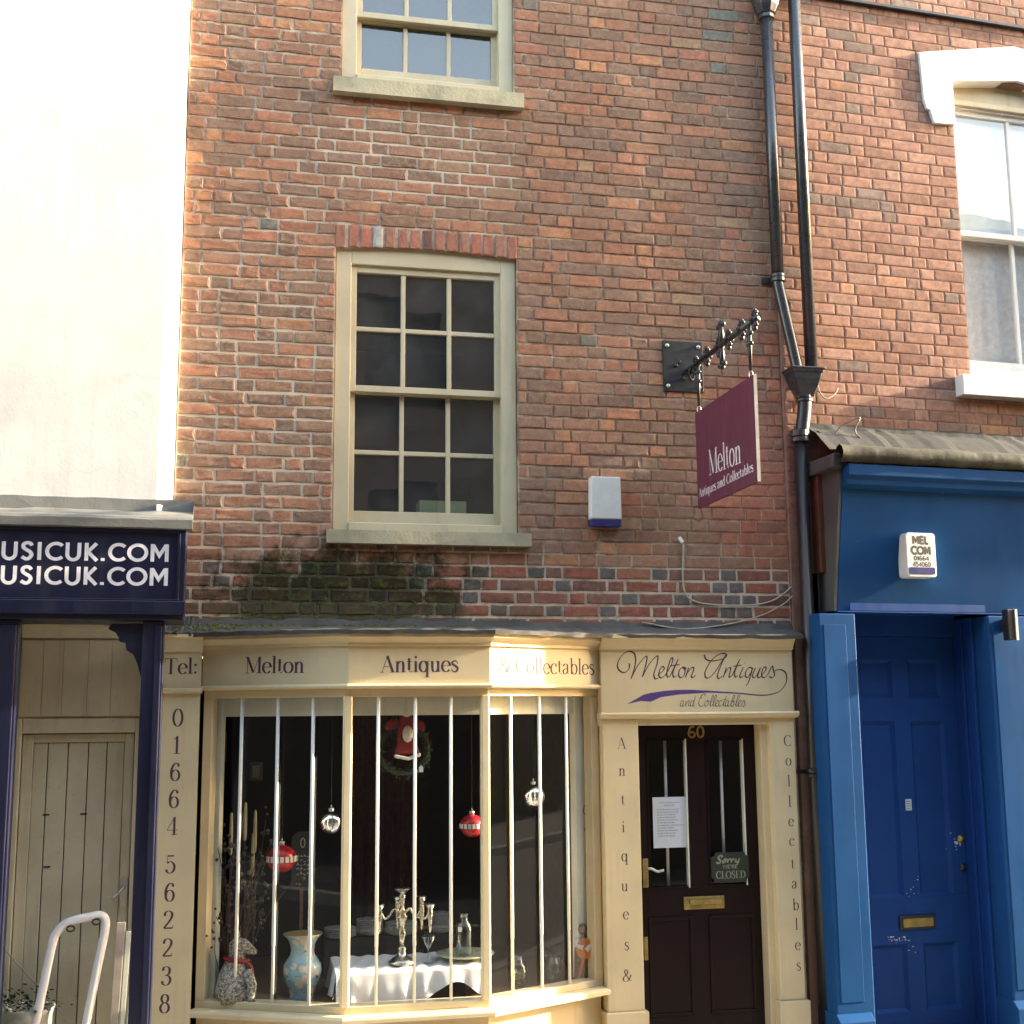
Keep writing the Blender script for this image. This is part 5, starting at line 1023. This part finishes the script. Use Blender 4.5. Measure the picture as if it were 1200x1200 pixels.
# pilasters, door recess
WP = -.215
p0, p1, p2 = X(960, 740, WP, RB), X(1004, 760, WP, RB), X(1160, 760, WP, RB)
zpb = Z(995, 1188, WP, RB)
for a, b in ((p0, p1), (p2, p2+.42)):
    pi = MB(RB).box(a, b, WP, .0, -.03, zfb-.02).build('pilaster', M['blue'], bs, bevel=.008)
    MB(RB).box(a+.03, b-.07, WP-.004, WP+.01, zpb+.06, zfb-.09).build('raised_panel', M['blue'], pi, bevel=.003)
    MB(RB).prism([(WP-.05, -.03), (WP-.05, zpb-.04), (WP-.005, zpb), (.0, zpb), (.0, -.03)], a-.01, b-.03, 'x').build('plinth', M['blue'], pi, bevel=.005)
MB(RB).box(p2+.42, UE, WP+.05, .0, -.03, zfb-.02).build('side_panel', M['blue'], bs, bevel=.004)
WD = .175
dl, drr = X(1000, 900, WD, RB), X(1119, 900, WD, RB); dl = p1-.02
MB(RB).box(p2-.002, p2+.05, -.001, WD+.1, -.03, zfb-.02).box(p2-.025, p2-.001, -.06, -.02, -.03, zfb-.02).box(p2-.018, p2-.001, .06, .09, -.03, zfb-.02).build('jamb', M['blued'], bs, bevel=.006)
MB(RB).box(p1-.05, p1-.001, .001, WD+.1, -.03, zfb-.02).build('jamb', M['blued'], bs)
ztd = Z(1060, 746, WD, RB)
MB(RB).box(p1-.02, p2, WD-.03, WD+.05, ztd, zfb+.1).build('transom_panel', M['blued'], bs, bevel=.004)
MB(RB).box(p1-.02, p2, WP+.02, WD+.05, zfb+.002, zfb+.05).build('soffit', M['blued'], bs)
D0 = p1+.001; D1 = p2-.004
bd_ = [(1008, 1046, 773, 818), (1068, 1104, 773, 818), (1015, 1054, 845, 1052), (1073, 1112, 845, 1050), (1029, 1066, 1107, 1187), (1089, 1126, 1104, 1183)]
pr = []
for (a, b, c, e) in bd_:
    ua, ub = X(a, (c+e)/2, WD, RB), X(b, (c+e)/2, WD, RB); pr.append((max(ua, D0+.02), ub, Z((a+b)/2, e, WD, RB), Z((a+b)/2, c, WD, RB)))
ca = sum(pr[i][0] for i in (2, 4))/2; 
cols_ = ((pr[2][0]+.0, pr[2][1]), (pr[3][0], pr[3][1])); pr = [(cols_[i % 2][0], cols_[i % 2][1], pr[i][2], pr[i][3]) for i in range(6)]
dm = MB(RB); wall_boxes(dm, D0, D1, .01, ztd-.003, pr, WD, WD+.05); bdoor = dm.build('door', M['blued'], bs, bevel=.004)
for i, (a, b, c, e) in enumerate(pr):
    pnl = MB(RB).box(a-.002, b+.002, WD+.022, WD+.04, c-.002, e+.002).build('panel', M['blued'], bdoor)
    t = .022; vs = []
    top = [(a+(b-a)*k/8, e-.0-(.02*math.sin(math.pi*k/8)*0)) for k in range(9)]
    MB(RB).add([(a, WD+.001, c), (b, WD+.001, c), (b, WD+.001, e), (a, WD+.001, e), (a+t, WD+.022, c+t), (b-t, WD+.022, c+t), (b-t, WD+.022, e-t), (a+t, WD+.022, e-t)], [(0, 1, 5, 4), (1, 2, 6, 5), (2, 3, 7, 6), (3, 0, 4, 7)]).build('panel_moulding', M['blued'], bdoor)
a, b = at(1055, 1088, WD, RB), at(1094, 1073, WD, RB)
lbx = MB(RB).box(a.x-.008, b.x+.008, WD-.012, WD+.001, a.z-.008, b.z+.01).build('letterbox', M['black'], bdoor, bevel=.003); MB(RB).box(a.x+.015, b.x-.012, WD-.016, WD-.011, a.z+.006, b.z-.008).build('flap', M['brass'], lbx, bevel=.003)
a = at(1064.5, 943, WD, RB); stc = MB(RB).box(a.x-.022, a.x+.022, WD-.003, WD-.0005, a.z-.036, a.z+.036).build('sticker', M['paper'], bdoor)
ink = Ink(RB.w((a.x-.022, WD-.003, a.z-.036)), RB.u, (0, 0, 1), -RB.n)
for k in range(4): ink.fill([(.006, .01+.015*k), (.036, .01+.015*k), (.036, .016+.015*k), (.006, .016+.015*k)])
ink.mb.build('print', M['printg'], stc, recalc=False)
for px, py in ((1127, 983), (1131, 1016)):
    a = at(px, py, WD, RB); a.x = min(a.x, D1-.03); MB(RB).lathe((a.x, WD, a.z), [(0, -.02), (.014, -.018), (.016, -.004), (.026, -.003), (.028, 0)], 14, 'y').build('lock', M['brass'] if py < 1000 else M['black'], bdoor, smooth=True)
# flaked paint: small bare flecks on the door and jamb
rg = random.Random(17)
fk = MB(RB)
for i in range(26):
    q_ = at(rg.uniform(1040, 1068), rg.gauss(1101, 1.2), WD, RB); fk.add([(q_.x+rg.uniform(-.008, .008), WD-.0016, q_.z+rg.uniform(-.004, .004)) for _ in range(4)], [(0, 1, 2, 3)])
for i in range(7):
    q_ = at(rg.gauss(1120, 6), rg.gauss(986, 7), WD, RB); q_.x = min(q_.x, D1-.012); fk.add([(q_.x+rg.uniform(-.007, .007), WD-.0016, q_.z+rg.uniform(-.007, .007)) for _ in range(4)], [(0, 1, 2, 3)])
for (px, py, s_) in ((1080, 851, .012), (1083, 893, .012), (1085, 900, .008), (1068, 1041, .006), (1075, 1029, .006), (1077, 1037, .005), (1052, 1100, .012), (1062, 1099, .012), (1045, 1101, .01), (1054, 1113, .011), (1069, 1111, .010), (1054, 1124, .008), (1086, 1137, .008), (1097, 1135, .012), (1066, 1048, .008), (1081, 1047, .006), (1100, 1040, .006), (1120, 989, .02), (1128, 985, .015)):
    for _ in range(3):
        a = at(px+rg.gauss(0, 3), py+rg.gauss(0, 2.5), WD, RB); n = 8; ax, az = rg.uniform(.3, 1.3), rg.uniform(.15, .9); s2_ = s_*rg.uniform(.3, 1.0)
        pts = [(a.x+s2_*ax*rg.uniform(.5, 1.3)*math.cos(i*2*math.pi/n), WD-.0015, a.z+s2_*az*rg.uniform(.5, 1.3)*math.sin(i*2*math.pi/n)) for i in range(n)]
        if a.x < D1-.02 and not any(q_[0]-.01 < a.x < q_[1]+.01 and q_[2]-.01 < a.z < q_[3]+.01 for q_ in pr): fk.add(pts, [tuple(range(n))])
fk.build('bare_flecks', M['whitep'], bdoor, recalc=False, kind='stuff')
MB(RB).box(p1, p2, WP, WD+.1, -.03, .008).build('doorstep', M['slab'], bs)
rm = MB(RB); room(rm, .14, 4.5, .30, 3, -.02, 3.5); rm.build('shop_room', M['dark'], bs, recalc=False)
MB(RB).box(UE-.02, UE+.2, -.2, .02, -.03, zc0).build('end_pilaster', M['blue'], bs, bevel=.005)
# neighbour's alarm box
wm = (wt+wb)/2-.08; a, b = at(1064, 676, wm, RB), at(1095, 625, wm, RB)
al = thing('alarm_box', RB.w(((a.x+b.x)/2, wm, a.z)), 'white alarm box lettered MEL COM with blue strip on the blue fascia', 'alarm box')
def rrect(x0, x1, z0, z1, r_, n=4):
    o = []
    for cx, cz, a0 in ((x1-r_, z0+r_, -90), (x1-r_, z1-r_, 0), (x0+r_, z1-r_, 90), (x0+r_, z0+r_, 180)):
        o += [(cx+r_*math.cos(R(a0+90*k/n)), cz+r_*math.sin(R(a0+90*k/n))) for k in range(n+1)]
    return o
cv_ = MB(RB).prism(rrect(a.x, b.x, a.z, b.z, .022), wm, (wt+wb)/2+.02).build('cover', M['plastic'], al, bevel=.005)
w_, h_ = b.x-a.x, b.z-a.z
MB(RB).prism(rrect(a.x+.012, b.x-.012, a.z+.02, a.z+h_*.22, .01), wm-.003, wm+.002).build('strobe', M['bluep'], al)
ink = Ink(RB.w((a.x, wm, a.z)), RB.u, (0, 0, 1), -RB.n)
ink.text('MEL', SANS, w_*.22, h_*.745, h_*.18, w_*.56, uw=.3); ink.text('COM', SANS, w_*.16, h_*.51, h_*.185, w_*.68, uw=.3); ink.text('01664', SANS, w_*.24, h_*.375, h_*.1, w_*.52, uw=.2); ink.text('454060', SANS, w_*.19, h_*.235, h_*.11, w_*.62, uw=.2)
ink.mb.build('lettering', M['inkb'], al, recalc=False)
# black sign box projecting at the frame's right edge
wk = WP-.11; a = at(1183, 750, wk, RB); b = at(1196, 714, wk, RB)
ks = thing('projecting_sign', RB.w((a.x+.04, WP, a.z)), 'small black box of a projecting sign on the right blue pilaster', 'sign')
MB(RB).box(a.x, a.x+.05, wk, WP-.05, a.z, b.z).build('box', M['black'], ks, bevel=.003); MB(RB).box(a.x+.052, a.x+.068, wk-.006, WP-.05, a.z, b.z).build('edge', M['plastic'], ks); MB(RB).box(a.x+.02, a.x+.045, WP-.05, WP-.001, a.z+.06, b.z-.06).build('bracket', M['black'], ks)
# cables on the flashing
cl_ = [[(957, 505), (975, 512), (985, 500), (1000, 492), (1008, 489)], [(1008, 490), (1002, 505), (1010, 515), (1020, 522)], [(958, 445), (960, 458), (968, 467), (978, 462), (982, 455)]]
for i, c in enumerate(cl_):
    MB(RB).tube(catmull([tuple(at(px, py, [-.10, -.14, -.03][i], RB)) for px, py in c], 5), .0045, 6).build('cable', M['black'] if i < 2 else M['cord'], smooth=True, label=['black cable loop lying along the lead flashing beside the hopper', 'black cable end curling over the lead flashing of the blue shop', 'pale looped cable on red brick just right of the hopper'][i], cat='cable')

# ================================================================== LEFT-HAND BUILDING (white render, music shop)
lb_ = thing('rendered_building', LB.w((-1.6, 2, 0)), 'white rendered building with sunlit corner above the navy music shop', 'building')
zlw = Z(100, 585, 0, LB)
ch = X(190, 400, 0, LB)
wv = MB(LB).prism([(-4.2, 0), (ch, 0), (-.012, abs(ch)*.85), (-.012, .5), (-4.2, .5)], zlw-.25, 8.3, 'z').build('wall', M['white'], lb_)
zfl = Z(200, 592, 0, LB); MB(LB).prism([(ch, -.001), (ch+.002, -.03), (.045, abs(ch)*.5), (-.012, abs(ch)*.9)], zfl-.055, zfl, 'z').build('corner_foot', M['white'], lb_, bevel=.008)
ms_ = thing('shopfront', LB.w((-1.6, -.2, 0)), 'navy music shop canopy with white web address lettering and columns', 'shopfront')
WF = -.40; ue = X(219, 620, WF, LB)
zt_, zb_, zlip, zsf = Z(110, 618, WF, LB), Z(110, 703, WF, LB), Z(110, 720, WF, LB), Z(110, 726, WF, LB)
zle = Z(110, 606, WF-.03, LB)
rg = random.Random(12); v, fc = [], []; n = 40
for i in range(n+1):
    u = -4.2+(ue+.03+4.2)*i/n; j = lambda s: rg.uniform(-s, s)
    v += [(u, -.003, zlw+.01+j(.003)), (u, -.015, zlw-.06+j(.006)), (u, WF*.5, zlw-.10+j(.006)), (u, WF-.03, zle+.012+j(.003)), (u, WF-.042, zle-.005+j(.003)), (u, WF-.042, zle-.05+j(.003)), (u, WF-.005, zle-.055)]
for i in range(n):
    for k in range(6): fc.append((i*7+k, i*7+k+1, (i+1)*7+k+1, (i+1)*7+k))
e_ = n*7; fc.append((e_, e_+1, e_+2, e_+3, e_+4, e_+5, e_+6))
MB(LB).add(v, fc).build('lead_roof', M['lead2'], ms_)
bx = MB(LB).box(-4.2, ue, WF, -.005, zsf, zle-.03).build('canopy', M['navy'], ms_, bevel=.006)
t = .02; MB(LB).box(-4.2, ue-.03, WF-.012, WF-.0005, zt_-t, zt_).box(-4.2, ue-.03, WF-.012, WF-.0005, zb_, zb_+.008).box(ue-.045, ue-.03, WF-.012, WF-.0005, zb_+.008, zt_-t).build('sign_frame', M['navy'], ms_, bevel=.003)
MB(LB).box(-4.2, ue+.006, WF-.03, WF-.0005, zlip, zb_-.002).build('lip', M['navy'], ms_, bevel=.005)
PN, NN = LB.w((0, WF, 0)), LB.n
write(-26, 655.0, 199, 658.5, .095, 'MUSICUK.COM', SANS, M['letw'], bx, PN, NN, uw=.185, track=.075); write(-27, 683.5, 198, 686.5, .095, 'MUSICUK.COM', SANS, M['letw'], bx, PN, NN, uw=.185, track=.075)
# columns with scroll brackets
WC = -.36
def colm(px0, px1, left):
    a, b = X(px0, 900, WC, LB), X(px1, 900, WC, LB)
    c = MB(LB).box(a, b, WC, WC+.12, -.03, zsf-.002).build('column', M['navy'], ms_, bevel=.005)
    MB(LB).box((a+b)/2+.008, b-.012, WC-.012, WC-.0005, .2, zsf-.03).build('bead', M['navy'], c, bevel=.005)
    return a, b
ca_, cb_ = colm(161, 187, False)
BQ = [(-160, 0)]
bk = [(X(px, py, WC+.05, LB), Z(px, py, WC+.05, LB)) for px, py in ((168, 731), (131, 731), (127, 737), (135, 741), (139, 747), (140, 752), (147, 753), (148, 762), (156, 767), (161, 778), (164, 790), (167, 802), (170, 802))]
bk = [(a, min(b, zsf-.001)) for a, b in bk]
MB(LB).prism(bk, WC+.03, WC+.10).build('bracket', M['navy'], ms_, bevel=.004)
colm(-40, 14, True)
MB(LB).box(-4.2, X(15, 800, WC, LB)-.25, WC+.02, WC+.1, -.03, zsf-.01).build('shop_window_panel', M['dark'], ms_)
# cream boarded back wall and plank door
WBk = .22
bwz = Z(90, 842, WBk, LB); bt0, bt1 = -4.2, .0
zdf = Z(90, 859, WBk, LB)
ux = lambda px: X(px, 950, WBk, LB)
wv = MB(LB); wall_boxes(wv, bt0, -.02, -.03, zsf+.02, [(ux(12), ux(160), -.1, bwz)], WBk, WBk+.08); bwp = wv.build('back_wall', M['olive'], ms_)
for i, (a, b) in enumerate(((16, 42), (42, 66), (66, 96), (96, 124), (124, 165))):
    MB(LB).box(ux(a)+.0009, ux(b)-.0009, WBk-.012, WBk-.0005, bwz+.012, Z(90, 750, WBk, LB)).build('board', M['olive'], bwp, bevel=.002)
MB(LB).box(ux(8), ux(165), WBk-.02, WBk-.0005, Z(90, 748, WBk, LB), zsf).build('top_board', M['olive'], bwp, bevel=.003)
fr_ = MB(LB).box(ux(10), ux(21), WBk-.02, WBk+.06, -.03, bwz).box(ux(155), ux(168), WBk-.02, WBk+.06, -.03, bwz).box(ux(21), ux(155), WBk-.02, WBk+.06, zdf, bwz).build('door_frame', M['olive'], ms_, bevel=.004)
pd = MB(LB).box(ux(22), ux(35), WBk+.015, WBk+.05, -.01, zdf-.006).box(ux(143), ux(154), WBk+.015, WBk+.05, -.01, zdf-.006).box(ux(35), ux(143), WBk+.015, WBk+.05, Z(90, 870, WBk, LB), zdf-.006).build('plank_door', M['olived'], ms_, bevel=.004)
es = [35, 52, 76, 100, 122, 143]
for i in range(5): MB(LB).box(ux(es[i])+.0025, ux(es[i+1])-.0025, WBk+.026, WBk+.045, -.01, Z(90, 870, WBk, LB)-.002).build('plank', M['olived'], pd, bevel=.003)
for px, py in ((54, 955), (98, 954), (27, 1017), (55, 1016)):
    a = at(px, py, WBk+.025, LB); MB(LB).box(a.x-.018, a.x+.018, WBk+.022, WBk+.0258, a.z-.004, a.z+.005).build('knot_hole', M['blackb'], pd)
a = at(145, 1046, WBk, LB); MB(LB).box(ux(0), ux(170), WBk+.052, WBk+.07, -.03, bwz).build('light_block', M['dark'], ms_)  # unseen sheet added to stop light leaking between the planks
hdl = MB(LB).prism(rrect(a.x-.02, a.x+.02, a.z-.08, a.z+.08, .018), WBk+.004, WBk+.0148).build('handle_plate', M['steel'], pd, bevel=.002)
MB(LB).tube([(a.x, WBk+.01, a.z+.03), (a.x, WBk-.03, a.z+.03), (a.x-.06, WBk-.035, a.z-.03)], .009, 8).build('lever', M['steel'], hdl, smooth=True)
# folding step handle
HW = -.12
hp_ = [(38, 1215), (50, 1160), (61, 1107), (66, 1094), (76, 1083), (90, 1077.5), (105, 1074.5), (117, 1072.5), (123, 1077), (123, 1090), (115, 1130), (106, 1175), (98, 1215)]
stp = thing('step_ladder', LB.w((X(80, 1200, HW, LB), HW, -.03)), 'white metal step ladder with rounded handle in front of the plank door', 'ladder')
pts = [at(px, py, HW, LB) for px, py in hp_]; pts = catmull(pts, 5)
pts = [Vector((pts[0].x-.10, HW+.02, -.02))]+pts+[Vector((pts[-1].x-.11, HW+.02, -.02))]
MB(LB).tube([tuple(q) for q in pts], .023, 10).build('handle', M['twhite'], stp, smooth=True)
for px, py in ((83, 1088), (113, 1080)):
    a = at(px, py, HW-.01, LB); MB(LB).tube([(a.x+.02*math.cos(t), HW-.02, a.z+.014*math.sin(t)) for t in [i*math.pi/5 for i in range(10)]], .005, 6, closed=True).build('clip', M['black'], stp, smooth=True)
for k, zz in enumerate((.12, .30)): MB(LB).box(pts[2].x-.08+.02*k, pts[-3].x-.10+.02*k, HW-.02, HW+.16, zz, zz+.025).build('tread', M['twhite'], stp, bevel=.004)
# pale folded panels leaning by the column
for i, (pa_, pb_, top) in enumerate(((135, 145, 1081), (146, 152, 1092), (154, 160, 1092))):
    a, b = X(pa_, 1140, .02, LB), X(pb_, 1140, .02, LB); MB(LB).prism([(a-.03, -.03), (b-.035, -.03), (b, Z(pb_, top, .02, LB)), (a, Z(pa_, top, .02, LB))], .01+.012*i, .05+.012*i).build('leaning_board', M['inner'] if i else plain('pinkish_board', (.42, .36, .32), .7), bevel=.002,
        label=['tallest pinkish narrow board leaning beside the navy column', 'middle pale slat of the three leaning beside the navy column', 'rightmost pale slat touching the navy column'][i], cat='board', group='boards leaning behind the navy column')
# tub with dark plant
tb_ = LB.w((X(33, 1190, -.02, LB), -.02, -.03)); zt_b = Z(33, 1180, -.02, LB)
tub = thing('plant_tub', tb_, 'grey weathered tub with dark trailing leaves at the bottom left', 'plant tub')
MB().lathe(tb_, [(0, 0), (.1, 0), (.125, zt_b+.0), (.135, zt_b+.03), (.125, zt_b+.03), (.11, zt_b), (0, zt_b-.02)], 20).jitter(.003, 2).build('tub', M['bucket'], tub, smooth=True)
lv = MB(); rg = random.Random(31)
for i in range(160):
    p = tb_+Vector((rg.gauss(-.03, .10), rg.gauss(0, .05), zt_b+.03+abs(rg.gauss(.02, .035)))); d = Vector((rg.gauss(0, 1), rg.gauss(0, 1), rg.gauss(.2, .6))).normalized()*rg.uniform(.02, .04); s_ = d.cross(Vector((.3, .5, 1))).normalized()*.012
    lv.add([p, p+d*.5+s_, p+d, p+d*.5-s_], [(0, 1, 2, 3)])
lv.build('leaves', M['leaf'], tub, kind='stuff', recalc=False)
cable([(-4, 1102), (30, 1140), (60, 1172), (85, 1205)], .02, .004, 'thin pale rope running diagonally behind the step ladder handle', 'cord', 'rope')
